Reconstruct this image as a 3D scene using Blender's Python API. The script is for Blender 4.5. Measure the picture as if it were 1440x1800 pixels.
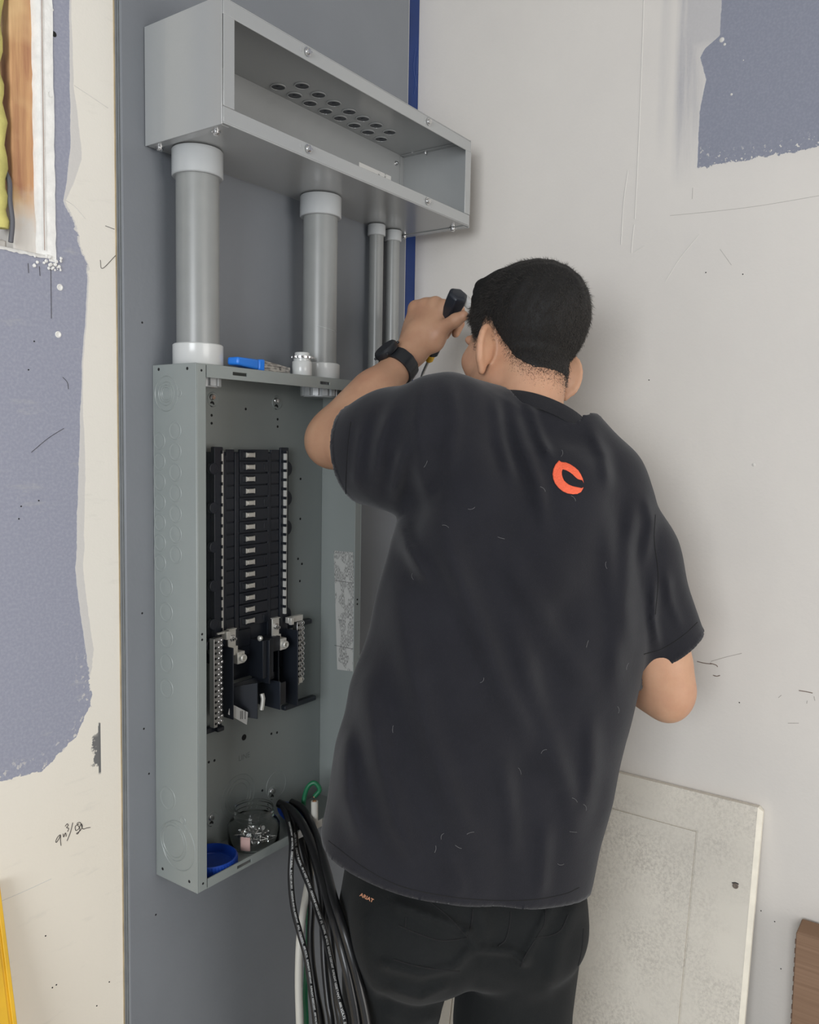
import bpy, bmesh, math, random
import numpy as np
from mathutils import Vector, Matrix
from mathutils.bvhtree import BVHTree
PI = math.pi
for o in list(bpy.data.objects): bpy.data.objects.remove(o)
S = bpy.context.scene
COL = S.collection
rnd = random.Random(7)
# ---------------------------------------------------------------- camera
CAM = np.array([-0.78341, -1.00585, 1.49313])
CR = np.array([0.57695413, -0.81659916, 0.01702167]); CR /= np.linalg.norm(CR)
CF = np.array([0.81489848, 0.57409005, -0.0797564]); CF /= np.linalg.norm(CF)
CU = np.cross(CR, CF)
FL = 1483.64
cam = bpy.data.cameras.new('camera'); camo = bpy.data.objects.new('camera', cam); COL.objects.link(camo)
camo.matrix_world = Matrix(((CR[0], CU[0], -CF[0], CAM[0]), (CR[1], CU[1], -CF[1], CAM[1]), (CR[2], CU[2], -CF[2], CAM[2]), (0, 0, 0, 1)))
cam.sensor_fit = 'VERTICAL'; cam.sensor_height = 36; cam.sensor_width = 28.8; cam.lens = FL / 1800 * 36
cam.clip_start = 0.02
S.camera = camo
# ---------------------------------------------------------------- light
W = bpy.data.worlds.new('daylight'); S.world = W; W.use_nodes = True
bg = W.node_tree.nodes['Background']; bg.inputs[0].default_value = (0.86, 0.93, 1.0, 1); bg.inputs[1].default_value = 0.32
def area(name, loc, target, sx, sy, power, color):
    l = bpy.data.lights.new(name, 'AREA'); l.shape = 'RECTANGLE'; l.size = sx; l.size_y = sy; l.energy = power; l.color = color
    o = bpy.data.objects.new(name, l); COL.objects.link(o); o.location = loc
    o.rotation_euler = (Vector(target) - Vector(loc)).to_track_quat('-Z', 'Y').to_euler(); return o
area('garage_door_daylight', (0.0, -4.3, 1.25), (0.15, 0.0, 1.2), 2.6, 2.1, 76, (1.0, 0.955, 0.905))
area('side_window_daylight', (-3.3, -1.5, 1.75), (0.5, -0.3, 1.3), 1.5, 1.3, 60, (0.93, 0.965, 1.0))
S.view_settings.view_transform = 'Standard'; S.view_settings.look = 'None'; S.view_settings.gamma = 1
S.view_settings.use_curve_mapping = False; S.view_settings.exposure = 0.18

# ---------------------------------------------------------------- helpers
def at(px, py, d): return CAM + d * (CF + (px - 720) / FL * CR - (py - 900) / FL * CU)
def ray(px, py):
    v = CF + (px - 720) / FL * CR - (py - 900) / FL * CU
    return v / np.linalg.norm(v)
def on_plane(px, py, ax, val):
    v = CF + (px - 720) / FL * CR - (py - 900) / FL * CU
    return CAM + (val - CAM[ax]) / v[ax] * v

def link(name, me, mat=None, parent=None, smooth=False):
    o = bpy.data.objects.new(name, me); COL.objects.link(o)
    if mat is not None and not me.materials: me.materials.append(mat)
    if parent is not None: o.parent = parent
    if smooth:
        for p in me.polygons: p.use_smooth = True
    return o
def tag(o, label=None, cat=None, group=None, kind=None):
    if label: o['label'] = label
    if cat: o['category'] = cat
    if group: o['group'] = group
    if kind: o['kind'] = kind
    return o
def thing(name, label, cat, loc=(0, 0, 0), group=None, rot=(0, 0, 0)):
    o = bpy.data.objects.new(name, None); COL.objects.link(o); o.location = loc; o.rotation_euler = rot
    o.empty_display_size = 0.02
    return tag(o, label, cat, group)
def copy_tree(o, parent=None):
    c = o.copy(); COL.objects.link(c); c.parent = parent
    for ch in list(o.children): copy_tree(ch, c)
    return c
class MB:
    def __init__(s): s.v = []; s.f = []
    def add(s, vs, fs):
        n = len(s.v); s.v += [tuple(map(float, v)) for v in vs]; s.f += [tuple(n + i for i in f) for f in fs]; return s
    def box(s, x0, x1, y0, y1, z0, z1):
        return s.add([(x0, y0, z0), (x1, y0, z0), (x1, y1, z0), (x0, y1, z0), (x0, y0, z1), (x1, y0, z1), (x1, y1, z1), (x0, y1, z1)],
                     [(0, 3, 2, 1), (4, 5, 6, 7), (0, 1, 5, 4), (1, 2, 6, 5), (2, 3, 7, 6), (3, 0, 4, 7)])
    def lathe(s, prof, c=(0, 0, 0), axis=(0, 0, 1), n=32, cap=True):
        ax = Vector(axis).normalized(); q = ax.to_track_quat('Z', 'Y'); vs = []; fs = []
        m = len(prof)
        for (r, z) in prof:
            for i in range(n):
                a = 2 * PI * i / n; vs.append(tuple(Vector(c) + q @ Vector((r * math.cos(a), r * math.sin(a), z))))
        for j in range(m - 1):
            for i in range(n):
                k = (i + 1) % n; fs.append((j * n + i, j * n + k, (j + 1) * n + k, (j + 1) * n + i))
        if cap:
            fs.append(tuple(reversed(range(n)))); fs.append(tuple((m - 1) * n + i for i in range(n)))
        return s.add(vs, fs)
    def tube(s, pts, r, n=10, cap=True):
        pts = [np.array(p, float) for p in pts]; m = len(pts); rr = r if hasattr(r, '__len__') else [r] * m
        vs = []; fs = []; up = None
        for j, p in enumerate(pts):
            t = pts[min(j + 1, m - 1)] - pts[max(j - 1, 0)]; t /= max(np.linalg.norm(t), 1e-9)
            if up is None:
                up = np.array([0, 0, 1.]) if abs(t[2]) < .9 else np.array([1., 0, 0])
            a = up - t * (up @ t); a /= np.linalg.norm(a); b = np.cross(t, a); up = a
            for i in range(n):
                w = 2 * PI * i / n; vs.append(p + rr[j] * (math.cos(w) * a + math.sin(w) * b))
        for j in range(m - 1):
            for i in range(n):
                k = (i + 1) % n; fs.append((j * n + i, j * n + k, (j + 1) * n + k, (j + 1) * n + i))
        if cap: fs.append(tuple(reversed(range(n)))); fs.append(tuple((m - 1) * n + i for i in range(n)))
        return s.add(vs, fs)
    def prism(s, poly, to3, t):
        # poly: 2D outline, to3(u,v,w)->3D, thickness t
        n = len(poly); vs = [to3(u, v, 0) for u, v in poly] + [to3(u, v, t) for u, v in poly]
        fs = [tuple(reversed(range(n))), tuple(range(n, 2 * n))] + [(i, (i + 1) % n, n + (i + 1) % n, n + i) for i in range(n)]
        return s.add(vs, fs)
    def build(s, name, mat, parent=None, smooth=False, bevel=0, seg=2, angle=40):
        me = bpy.data.meshes.new(name); me.from_pydata(s.v, [], s.f); me.validate()
        bm = bmesh.new(); bm.from_mesh(me); bmesh.ops.recalc_face_normals(bm, faces=bm.faces); bm.to_mesh(me); bm.free()
        o = link(name, me, mat, parent)
        if bevel:
            b = o.modifiers.new('bevel', 'BEVEL'); b.width = bevel; b.segments = seg; b.limit_method = 'ANGLE'; b.angle_limit = math.radians(30)
        if smooth or bevel:
            try: me.shade_smooth() if False else None
            except Exception: pass
            for p in me.polygons: p.use_smooth = True
            bm = bmesh.new(); bm.from_mesh(me); th = math.radians(angle)
            for e in bm.edges:
                if len(e.link_faces) == 2 and e.calc_face_angle(0) > th: e.smooth = False
            bm.to_mesh(me); bm.free()
        return o
def spline(pts, n=8):
    pts = [np.array(p, float) for p in pts]; P = [2 * pts[0] - pts[1]] + pts + [2 * pts[-1] - pts[-2]]; out = []
    for i in range(1, len(P) - 2):
        for k in range(n):
            t = k / n; a, b, c, d = P[i - 1], P[i], P[i + 1], P[i + 2]
            out.append(.5 * ((2 * b) + (c - a) * t + (2 * a - 5 * b + 4 * c - d) * t * t + (3 * b - a - 3 * c + d) * t ** 3))
    out.append(P[-2]); return out
def text_geo(s, size=1.0, bold=0.0):
    cu = bpy.data.curves.new('text', 'FONT'); cu.body = s; cu.size = size; cu.offset = bold; cu.resolution_u = 3
    o = bpy.data.objects.new('text', cu); COL.objects.link(o)
    dg = bpy.context.evaluated_depsgraph_get(); ev = o.evaluated_get(dg); me = ev.to_mesh()
    v = np.array([tuple(q.co) for q in me.vertices]); f = [tuple(p.vertices) for p in me.polygons]
    ev.to_mesh_clear(); bpy.data.objects.remove(o); bpy.data.curves.remove(cu)
    return v, f

# ---------------------------------------------------------------- materials
def mat(name, col, rough=.5, metal=0, spec=.5, bump=0, bscale=200, mottle=0, mscale=20, **kw):
    m = bpy.data.materials.new(name); m.use_nodes = True; nt = m.node_tree; b = nt.nodes['Principled BSDF']
    b.inputs['Base Color'].default_value = (*col, 1); b.inputs['Roughness'].default_value = rough
    b.inputs['Metallic'].default_value = metal; b.inputs['Specular IOR Level'].default_value = spec
    for k, v in kw.items(): b.inputs[k.replace('_', ' ')].default_value = v
    tc = nt.nodes.new('ShaderNodeTexCoord')
    if mottle:
        n = nt.nodes.new('ShaderNodeTexNoise'); n.inputs['Scale'].default_value = mscale; n.inputs['Detail'].default_value = 6
        nt.links.new(tc.outputs['Object'], n.inputs['Vector'])
        mr = nt.nodes.new('ShaderNodeMapRange'); mr.inputs['From Min'].default_value = .3; mr.inputs['From Max'].default_value = .7
        mr.inputs['To Min'].default_value = 1 - mottle; mr.inputs['To Max'].default_value = 1 + mottle
        nt.links.new(n.outputs['Fac'], mr.inputs['Value'])
        mx = nt.nodes.new('ShaderNodeVectorMath'); mx.operation = 'SCALE'; mx.inputs[0].default_value = col
        nt.links.new(mr.outputs[0], mx.inputs['Scale']); nt.links.new(mx.outputs[0], b.inputs['Base Color'])
    if bump:
        n = nt.nodes.new('ShaderNodeTexNoise'); n.inputs['Scale'].default_value = bscale; n.inputs['Detail'].default_value = 4
        nt.links.new(tc.outputs['Object'], n.inputs['Vector'])
        bp = nt.nodes.new('ShaderNodeBump'); bp.inputs['Strength'].default_value = bump; bp.inputs['Distance'].default_value = .002
        nt.links.new(n.outputs['Fac'], bp.inputs['Height']); nt.links.new(bp.outputs[0], b.inputs['Normal'])
    return m
class NT:
    """small node-graph builder"""
    def __init__(s, m): s.nt = m.node_tree; s.bsdf = s.nt.nodes['Principled BSDF']; s.tc = s.nt.nodes.new('ShaderNodeTexCoord')
    def put(s, inp, v):
        if hasattr(v, 'is_output'): s.nt.links.new(v, inp)
        else: inp.default_value = v
    def sep(s, vec=None):
        n = s.nt.nodes.new('ShaderNodeSeparateXYZ'); s.nt.links.new(vec or s.tc.outputs['Object'], n.inputs[0]); return n.outputs
    def m(s, op, a, b=0.0, clamp=False):
        n = s.nt.nodes.new('ShaderNodeMath'); n.operation = op; n.use_clamp = clamp; s.put(n.inputs[0], a); s.put(n.inputs[1], b); return n.outputs[0]
    def noise(s, scale, detail=3, rough=.5, vec=None, dist=0):
        n = s.nt.nodes.new('ShaderNodeTexNoise'); n.inputs['Scale'].default_value = scale; n.inputs['Detail'].default_value = detail
        n.inputs['Roughness'].default_value = rough; n.inputs['Distortion'].default_value = dist
        s.nt.links.new(vec or s.tc.outputs['Object'], n.inputs['Vector']); return n.outputs['Fac']
    def scalevec(s, x, y, z):
        n = s.nt.nodes.new('ShaderNodeMapping'); n.inputs['Scale'].default_value = (x, y, z); s.nt.links.new(s.tc.outputs['Object'], n.inputs[0]); return n.outputs[0]
    def rng(s, v, a, b, c=0.0, d=1.0):
        n = s.nt.nodes.new('ShaderNodeMapRange'); n.clamp = True
        for i, q in zip(('Value', 'From Min', 'From Max', 'To Min', 'To Max'), (v, a, b, c, d)): s.put(n.inputs[i], q)
        return n.outputs[0]
    def mix(s, f, a, b):
        n = s.nt.nodes.new('ShaderNodeMix'); n.data_type = 'RGBA'; s.put(n.inputs[0], f); s.put(n.inputs[6], a); s.put(n.inputs[7], b); return n.outputs[2]
    def curve(s, v, pts, lo, hi, olo, ohi):
        # piecewise curve: v in [lo,hi] -> value in [olo,ohi]
        t = s.rng(v, lo, hi)
        n = s.nt.nodes.new('ShaderNodeFloatCurve'); s.nt.links.new(t, n.inputs['Value']); c = n.mapping.curves[0]
        pts = sorted(pts); P = [((a - lo) / (hi - lo), (b - olo) / (ohi - olo)) for a, b in pts]
        c.points[0].location = P[0]; c.points[1].location = P[-1]
        for p in P[1:-1]: c.points.new(*p)
        for p in c.points: p.handle_type = 'VECTOR'
        n.mapping.update(); return s.rng(n.outputs[0], 0.0, 1.0, olo, ohi)
    def bump(s, h, strength=.3, dist=.002):
        n = s.nt.nodes.new('ShaderNodeBump'); n.inputs['Strength'].default_value = strength; n.inputs['Distance'].default_value = dist
        s.nt.links.new(h, n.inputs['Height']); s.nt.links.new(n.outputs[0], s.bsdf.inputs['Normal'])
def C4(r, g, b): return (r, g, b, 1)

M = {}
M['board'] = mat('grey_board_paint', (.190, .203, .222), .42, spec=.4, bump=.12, bscale=120, mottle=.05, mscale=5)
M['board_edge'] = mat('board_edge', (.10, .11, .11), .7, bump=.6, bscale=60, mottle=.25, mscale=40)
M['panel'] = mat('panel_grey_enamel', (.255, .280, .271), .34, spec=.5, bump=.05, bscale=350, mottle=.03, mscale=8)
M['gutter'] = mat('gutter_grey_enamel', (.36, .37, .37), .19, spec=.8, bump=.05, bscale=300)
M['pvc'] = mat('grey_pvc', (.26, .268, .262), .30, spec=.5, mottle=.04, mscale=30)
M['pvc_fit'] = mat('pvc_fitting', (.44, .455, .46), .22, spec=.5)
M['pvc_white'] = mat('pale_pvc_fitting', (.56, .57, .56), .2, spec=.5)
M['zinc'] = mat('zinc_screw', (.72, .72, .72), .22, 1)
M['tin'] = mat('tin_plate', (.80, .78, .72), .40, .55, bump=.1)
M['alu'] = mat('aluminium_bar', (.55, .55, .54), .38, 1, bump=.1)
M['black'] = mat('black_plastic', (.017, .021, .030), .38, spec=.5, bump=.06, bscale=200)
M['black_base'] = mat('black_plastic_base', (.012, .015, .022), .45, spec=.5)
M['hole'] = mat('dark_hole', (.006, .006, .007), .8)
M['blue'] = mat('blue_lid_plastic', (.012, .055, .34), .35, spec=.5)
M['tape'] = mat('blue_tape', (.010, .034, .150), .5, spec=.4, mottle=.15, mscale=12)
M['tape_scuff'] = mat('tape_scuff', (.05, .09, .25), .6)
M['clear'] = mat('clear_plastic', (.96, .97, .96), .04, spec=.5, Transmission_Weight=1.0, IOR=1.25)
M['frost'] = mat('clear_cap_plastic', (.85, .86, .85), .22, spec=.6, Transmission_Weight=.45)
M['cable'] = mat('black_cable', (.012, .012, .013), .3, spec=.5)
M['cable_white'] = mat('white_cable', (.62, .60, .54), .45)
M['cable_green'] = mat('green_cable', (.015, .16, .07), .4)
M['print'] = mat('white_print', (.6, .6, .58), .6)
M['shoe'] = mat('black_leather', (.02, .02, .021), .5)
M['sole'] = mat('rubber_sole', (.03, .03, .03), .8)
M['orange'] = mat('orange_print', (.85, .13, .055), .65, bump=.5, bscale=500, mottle=.08, mscale=300)
M['patch'] = mat('patch_print', (.60, .28, .16), .7)
M['watch'] = mat('black_resin', (.014, .016, .02), .4, spec=.5)
M['watch_face'] = mat('watch_face', (.02, .025, .025), .08, spec=.8)
M['yellow'] = mat('yellow_plastic', (.72, .42, .02), .35, mottle=.1, mscale=20)
M['foam'] = mat('yellow_foam', (.55, .50, .16), .8, bump=.8, bscale=60, mottle=.2, mscale=30)
M['gyp'] = mat('raw_gypsum', (.80, .79, .76), .9, bump=.9, bscale=90, mottle=.08, mscale=60)
M['concrete'] = mat('concrete_floor', (.32, .31, .30), .7, bump=.3, bscale=30, mottle=.15, mscale=6)
M['ceiling'] = mat('ceiling_board', (.62, .61, .58), .9, bump=.2, bscale=80)
M['marker'] = mat('pencil_mark', (.04, .035, .035), .8)
M['mud'] = mat('joint_compound', (.66, .64, .60), .85, bump=.3, bscale=90)
M['brown'] = mat('brown_eye', (.03, .015, .01), .2)
M['eye_white'] = mat('eye_white', (.75, .72, .7), .2)

# skin: warm tone with faint blotches
def skin_mat():
    m = mat('skin', (.46, .245, .155), .48, spec=.4, Subsurface_Weight=.12, Subsurface_Scale=.01)
    m.node_tree.nodes['Principled BSDF'].inputs['Subsurface Radius'].default_value = (1, .35, .2)
    g = NT(m); n = g.noise(18, 4, .6); n2 = g.noise(420, 2)
    c = g.mix(g.rng(n, .35, .7), C4(.56, .325, .205), C4(.49, .262, .165))
    g.nt.links.new(c, g.bsdf.inputs['Base Color']); g.bump(n2, .18, .0006); return m
M['skin'] = skin_mat()
def cloth_mat(name, c1, c2, wv=1500, sheen=.15):
    m = mat(name, c1, .9, spec=.15); g = NT(m)
    g.bsdf.inputs['Sheen Weight'].default_value = sheen; g.bsdf.inputs['Sheen Roughness'].default_value = .5
    a = g.noise(9, 6, .65); f = g.noise(900, 2, .6)
    c = g.mix(g.rng(a, .35, .7), C4(*c1), C4(*c2)); c = g.mix(g.rng(f, .55, .8, 0, .35), c, C4(*[q * 2.2 for q in c2]))
    g.nt.links.new(c, g.bsdf.inputs['Base Color'])
    h = g.m('ADD', g.m('MULTIPLY', g.noise(650, 2), .6), g.noise(30, 3)); g.bump(h, .35, .0012); return m
M['shirt'] = cloth_mat('black_cotton', (.0130, .0132, .0172), (.0175, .0178, .0225))
M['trousers'] = cloth_mat('black_canvas', (.0095, .0108, .0112), (.013, .0142, .0147), sheen=.05)
M['seam'] = mat('black_thread', (.006, .006, .007), .9)
M['rib'] = cloth_mat('black_rib', (.016, .016, .019), (.020, .020, .023))
M['hair'] = mat('black_hair', (.010, .0095, .009), .62, spec=.3)
M['strand'] = mat('hair_strand', (.040, .034, .029), .40, spec=.6)
M['wood'] = None
def wood_mat():
    m = mat('exposed_stud_wood', (.5, .25, .12), .7); g = NT(m)
    n = g.noise(1, 5, .6, g.scalevec(90, 90, 6)); big = g.noise(9, 3)
    c = g.mix(g.rng(n, .3, .7), C4(.62, .36, .17), C4(.36, .16, .085)); c = g.mix(g.rng(big, .45, .62), c, C4(.70, .47, .24))
    z = g.sep()[2]; c = g.mix(g.rng(g.m('ADD', z, g.m('MULTIPLY', g.noise(25, 4), .10)), 1.86, 1.80), c, C4(.62, .59, .55))
    g.nt.links.new(c, g.bsdf.inputs['Base Color']); g.bump(n, .6, .002); return m
M['wood'] = wood_mat()
def left_wall_mat():
    m = mat('left_wall_paint', (.8, .76, .7), .8, spec=.25); g = NT(m); x, y, z = g.sep()
    n = g.m('SUBTRACT', g.noise(70, 5, .7), .5); n2 = g.m('SUBTRACT', g.noise(9, 3), .5)
    bx = g.curve(z, [(1.0, -.09), (1.10, -.093), (1.156, -.0965), (1.317, -.117), (1.40, -.112), (1.548, -.105), (1.70, -.0935), (1.722, -.093), (1.745, -.104), (1.775, -.112), (1.80, -.127), (1.87, -.1155), (2.0, -.1145), (2.12, -.112)], 1.0, 2.12, -.2, 0)
    rag = g.curve(z, [(1.0, .02), (1.16, .02), (1.2, .003), (1.70, .003), (1.72, .016), (1.78, .022), (1.80, .003), (2.12, .002)], 1.0, 2.12, 0, .1)
    xx = g.m('ADD', x, g.m('MULTIPLY', n, rag)); xx = g.m('ADD', xx, g.m('MULTIPLY', n2, .012))
    e = g.m('SUBTRACT', bx, xx)                       # >0 inside grey-blue area
    zb = g.m('SUBTRACT', g.m('ADD', z, g.m('MULTIPLY', n, .016)), g.curve(x, [(-.4, 1.052), (-.24, 1.058), (-.17, 1.052), (-.12, 1.085), (-.10, 1.12)], -.4, -.10, 1.0, 1.2))
    e = g.m('MINIMUM', e, zb)
    mask = g.rng(e, 0.0, .0008)
    spots = g.m('MULTIPLY', g.rng(g.noise(150, 3, .6), .60, .63), g.rng(e, .028, .004)); spots = g.m('MULTIPLY', spots, g.rng(z, 1.22, 1.16))
    mask = g.m('MULTIPLY', mask, g.m('SUBTRACT', 1.0, spots))
    smear = g.m('MULTIPLY', g.rng(g.m('ADD', e, g.curve(z, [(1.16, .0), (1.2, .013), (1.45, .010), (1.56, .002), (1.8, .003), (1.86, .018), (1.95, .006), (2.12, .0)], 1.16, 2.12, 0, .1)), 0.0, .001), .33)
    white = g.mix(g.noise(3.2, 3), C4(.80, .765, .69), C4(.76, .73, .665))
    white = g.mix(g.rng(z, 1.25, .95, 0, .5), white, C4(.79, .72, .60))
    blue = g.mix(g.rng(g.noise(260, 2), .4, .8), C4(.300, .312, .385), C4(.36, .37, .44))
    c = g.mix(smear, white, blue); c = g.mix(mask, c, blue)
    c = g.mix(g.m('MULTIPLY', g.rng(g.noise(1, 5, .6, g.scalevec(14, 14, 60)), .60, .72), .22), c, C4(.55, .53, .48))
    # dark brush mark beside the lower edge of the bare patch
    bm_ = g.m('MULTIPLY', g.rng(x, -.0815, -.0825), g.rng(x, -.112, -.084, .1, 1)); bz = g.m('MULTIPLY', g.rng(z, 1.024, 1.035), g.rng(z, 1.10, 1.075))
    br = g.m('MULTIPLY', g.m('MULTIPLY', bm_, bz), 1.0); br = g.rng(g.m('ADD', br, g.m('MULTIPLY', n, 1.5)), .66, .76)
    br = g.m('MULTIPLY', br, g.m('MULTIPLY', g.rng(x, -.0815, -.0825), bz))
    c = g.mix(br, c, C4(.16, .16, .16))
    st_ = g.m('MULTIPLY', g.m('MULTIPLY', g.rng(x, -.0815, -.0819), g.rng(x, -.0858, -.0852)), g.m('MULTIPLY', g.rng(z, 1.020, 1.024), g.rng(g.m('ADD', z, g.m('MULTIPLY', n, .05)), 1.092, 1.088)))
    c = g.mix(st_, c, C4(.15, .15, .15))
    g.nt.links.new(c, g.bsdf.inputs['Base Color'])
    g.bump(g.m('ADD', g.m('MULTIPLY', g.noise(300, 3), .35), g.m('ADD', g.m('MULTIPLY', mask, -.6), g.noise(12, 4))), .35, .0012); return m
def right_wall_mat():
    m = mat('right_wall_paint', (.8, .76, .7), .75, spec=.3); g = NT(m); x, y, z = g.sep()
    n = g.m('SUBTRACT', g.noise(90, 5, .7), .5)
    by = g.curve(z, [(1.9, -.556), (1.956, -.5555), (2.05, -.5555), (2.10, -.5640), (2.138, -.553), (2.15, -.560), (2.165, -.583), (2.3, -.584)], 1.9, 2.3, -.7, -.4)
    yy = g.m('ADD', y, g.m('MULTIPLY', n, .004)); e = g.m('SUBTRACT', by, yy)
    e = g.m('MINIMUM', e, g.m('SUBTRACT', g.m('ADD', z, g.m('MULTIPLY', n, .018)), 1.959))
    mask = g.rng(e, 0.0, .0008)
    spots = g.m('MULTIPLY', g.rng(g.noise(170, 3, .6), .61, .64), g.m('MULTIPLY', g.rng(z, 2.0, 1.975), g.rng(e, .03, .01)))
    mask = g.m('MULTIPLY', mask, g.m('SUBTRACT', 1.0, spots))
    # feathered smears left of the patch
    d = g.m('ADD', y, .556)
    s1 = g.m('MULTIPLY', g.rng(d, .046, .034), g.rng(z, 1.93, 2.06)); s1 = g.m('MULTIPLY', s1, g.rng(d, -.01, .035, .25, .75))
    s2 = g.m('MULTIPLY', g.m('MULTIPLY', g.rng(d, .075, .062), g.rng(d, .05, .068)), g.m('MULTIPLY', g.rng(z, 1.98, 2.08), .35))
    s1 = g.m('MULTIPLY', g.m('MAXIMUM', s1, s2), g.rng(g.noise(1, 4, .6, g.scalevec(20, 120, 12)), .3, .7, .5, 1.1))
    s3 = g.m('MULTIPLY', g.m('MULTIPLY', g.rng(d, .034, .026), g.rng(z, 2.135, 2.165)), .55)
    s1 = g.m('MAXIMUM', s1, s3)
    white = g.mix(g.rng(g.noise(2.6, 5, .6), .3, .7), C4(.75, .712, .66), C4(.695, .660, .618))
    blue = g.mix(g.rng(g.noise(260, 2), .4, .8), C4(.255, .268, .325), C4(.30, .31, .37))
    c = g.mix(g.m('MULTIPLY', s1, .75, True), white, blue); c = g.mix(mask, c, blue)
    sc = g.rng(g.noise(1, 6, .75, g.scalevec(30, 30, 110)), .715, .76, 0, .4); c = g.mix(sc, c, C4(.40, .36, .32))
    g.nt.links.new(c, g.bsdf.inputs['Base Color'])
    h = g.m('ADD', g.m('MULTIPLY', g.noise(170, 3), .35), g.noise(14, 5, .6)); h = g.m('ADD', h, g.m('MULTIPLY', mask, -.7))
    g.bump(h, .38, .0016); return m
M['wall_left'] = left_wall_mat(); M['wall_right'] = right_wall_mat()
def dirty_mat():
    m = mat('dirty_cream_paint', (.7, .65, .57), .5, spec=.4); g = NT(m)
    big = g.noise(7, 4, .6); f = g.noise(190, 5, .75); k = g.m('MULTIPLY', g.rng(big, .38, .64), g.rng(f, .42, .62))
    c = g.mix(g.m('MULTIPLY', k, .6), C4(.76, .71, .62), C4(.42, .38, .33)); c = g.mix(g.rng(g.noise(4, 2), .5, .7, 0, .3), c, C4(.50, .47, .42))
    g.nt.links.new(c, g.bsdf.inputs['Base Color']); g.bump(g.m('ADD', f, g.noise(8, 2)), .3, .001); return m
M['dirty'] = dirty_mat()
def cardboard_mat():
    m = mat('cardboard', (.30, .19, .12), .85, spec=.2); g = NT(m); x, y, z = g.sep()
    st = g.noise(1, 2, .5, g.scalevec(4, 4, 260)); c = g.mix(g.rng(st, .35, .65), C4(.30, .19, .125), C4(.25, .155, .10))
    dz = g.m('SUBTRACT', z, .722); dy = g.m('ADD', y, .812); r = g.m('SQRT', g.m('ADD', g.m('MULTIPLY', dz, dz), g.m('MULTIPLY', dy, dy)))
    c = g.mix(g.rng(g.m('ADD', r, g.m('MULTIPLY', g.noise(60, 3), .02)), .048, .022, 0, .75), c, C4(.12, .24, .07))
    g.nt.links.new(c, g.bsdf.inputs['Base Color']); g.bump(st, .3, .001); return m
M['cardboard'] = cardboard_mat()
def sticker_mat(name, rows, ax, vary=(0, 2), base=(.62, .60, .56), thr=.5):
    # paper with unreadable fine print laid out in blocks
    m = mat(name, base, .5); g = NT(m)
    sv = [30, 30, 30]; sv[ax] = rows
    lines = g.noise(1, 0, .5, g.scalevec(*[rows if i == ax else 220 for i in range(3)])); blk = g.noise(1, 1, .5, g.scalevec(60, 60, 38))
    k = g.m('MULTIPLY', g.rng(lines, .48, .52), g.rng(blk, thr - .03, thr))
    c = g.mix(g.m('MULTIPLY', k, .6), C4(*base), C4(.05, .05, .05)); g.nt.links.new(c, g.bsdf.inputs['Base Color']); return m
M['sticker'] = sticker_mat('printed_label', 900, 1, base=(.46, .46, .44), thr=.47)
M['sticker2'] = sticker_mat('printed_label_plain', 500, 2, base=(.74, .73, .70), thr=.68)
M['paper'] = mat('pink_paper', (.55, .36, .33), .7)
def stripes_mat():
    m = mat('striped_strips', (.4, .38, .35), .35); g = NT(m); n = g.noise(1, 1, .5, g.scalevec(2, 380, 380))
    g.nt.links.new(g.mix(g.rng(n, .42, .58), C4(.42, .40, .36), C4(.17, .16, .15)), g.bsdf.inputs['Base Color']); return m
M['stripes'] = stripes_mat()
M['bluecap'] = mat('bright_blue_vinyl', (.02, .19, .70), .3, spec=.5)
# ================================================================ SETTING
YW = 0.0153     # plane of the plastered wall behind the board
XC = 0.67       # plane of the right wall
def setting(o): return tag(o, kind='structure')
# left wall with a square opening cut in the top left, edges of raw gypsum
hx0, hx1, hz0, hz1 = -0.75, -0.1405, 1.724, 2.45
b = MB(); xs = [-3.2, hx0, hx1, XC]; zs = [0, hz0, hz1, 2.8]
for i in range(3):
    for j in range(3):
        if i == 1 and j == 1: continue
        b.add([(xs[i], YW, zs[j]), (xs[i + 1], YW, zs[j]), (xs[i + 1], YW, zs[j + 1]), (xs[i], YW, zs[j + 1])], [(0, 1, 2, 3)])
b.add([(-3.2, YW + .2, 0), (XC, YW + .2, 0), (XC, YW + .2, 2.8), (-3.2, YW + .2, 2.8)], [(0, 3, 2, 1)])
wl = setting(b.build('wall_left', M['wall_left']))
# torn gypsum edge round the opening: ragged bands of real thickness
def ragged(p0, p1, inward, depth, w0, seed, n=60, parent=None):
    r = random.Random(seed); p0 = np.array(p0, float); p1 = np.array(p1, float); iw = np.array(inward, float); vs = []; fs = []
    wv = 0
    for i in range(n + 1):
        t = i / n; p = p0 + (p1 - p0) * t; wv = .7 * wv + .3 * r.uniform(-1, 1); w = w0 * (1 + .22 * wv); o = .0007 * r.uniform(-1, 1)
        vs += [p - iw * (.0015 + o) + np.array([0, -.0012, 0]), p + iw * w * .5 + np.array([0, -.0002 + o, 0]), p + iw * w + np.array([0, .004, 0]), p + iw * (w + .002) + np.array([0, depth, 0]), p - iw * .003 + np.array([0, depth, 0])]
    for i in range(n):
        for k in range(4): a = i * 5 + k; fs.append((a, a + 1, a + 6, a + 5))
    o = MB().add(vs, fs).build('gypsum_edge', M['gyp'], wl, True, angle=70); return o
ragged((hx1, YW, hz0 - .004), (hx1, YW, hz1), (-1, 0, 0), .013, .0165, 3)
ragged((hx0, YW, hz0), (hx1 + .002, YW, hz0), (0, 0, 1), .013, .004, 4, n=180)
bits = MB()
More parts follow.
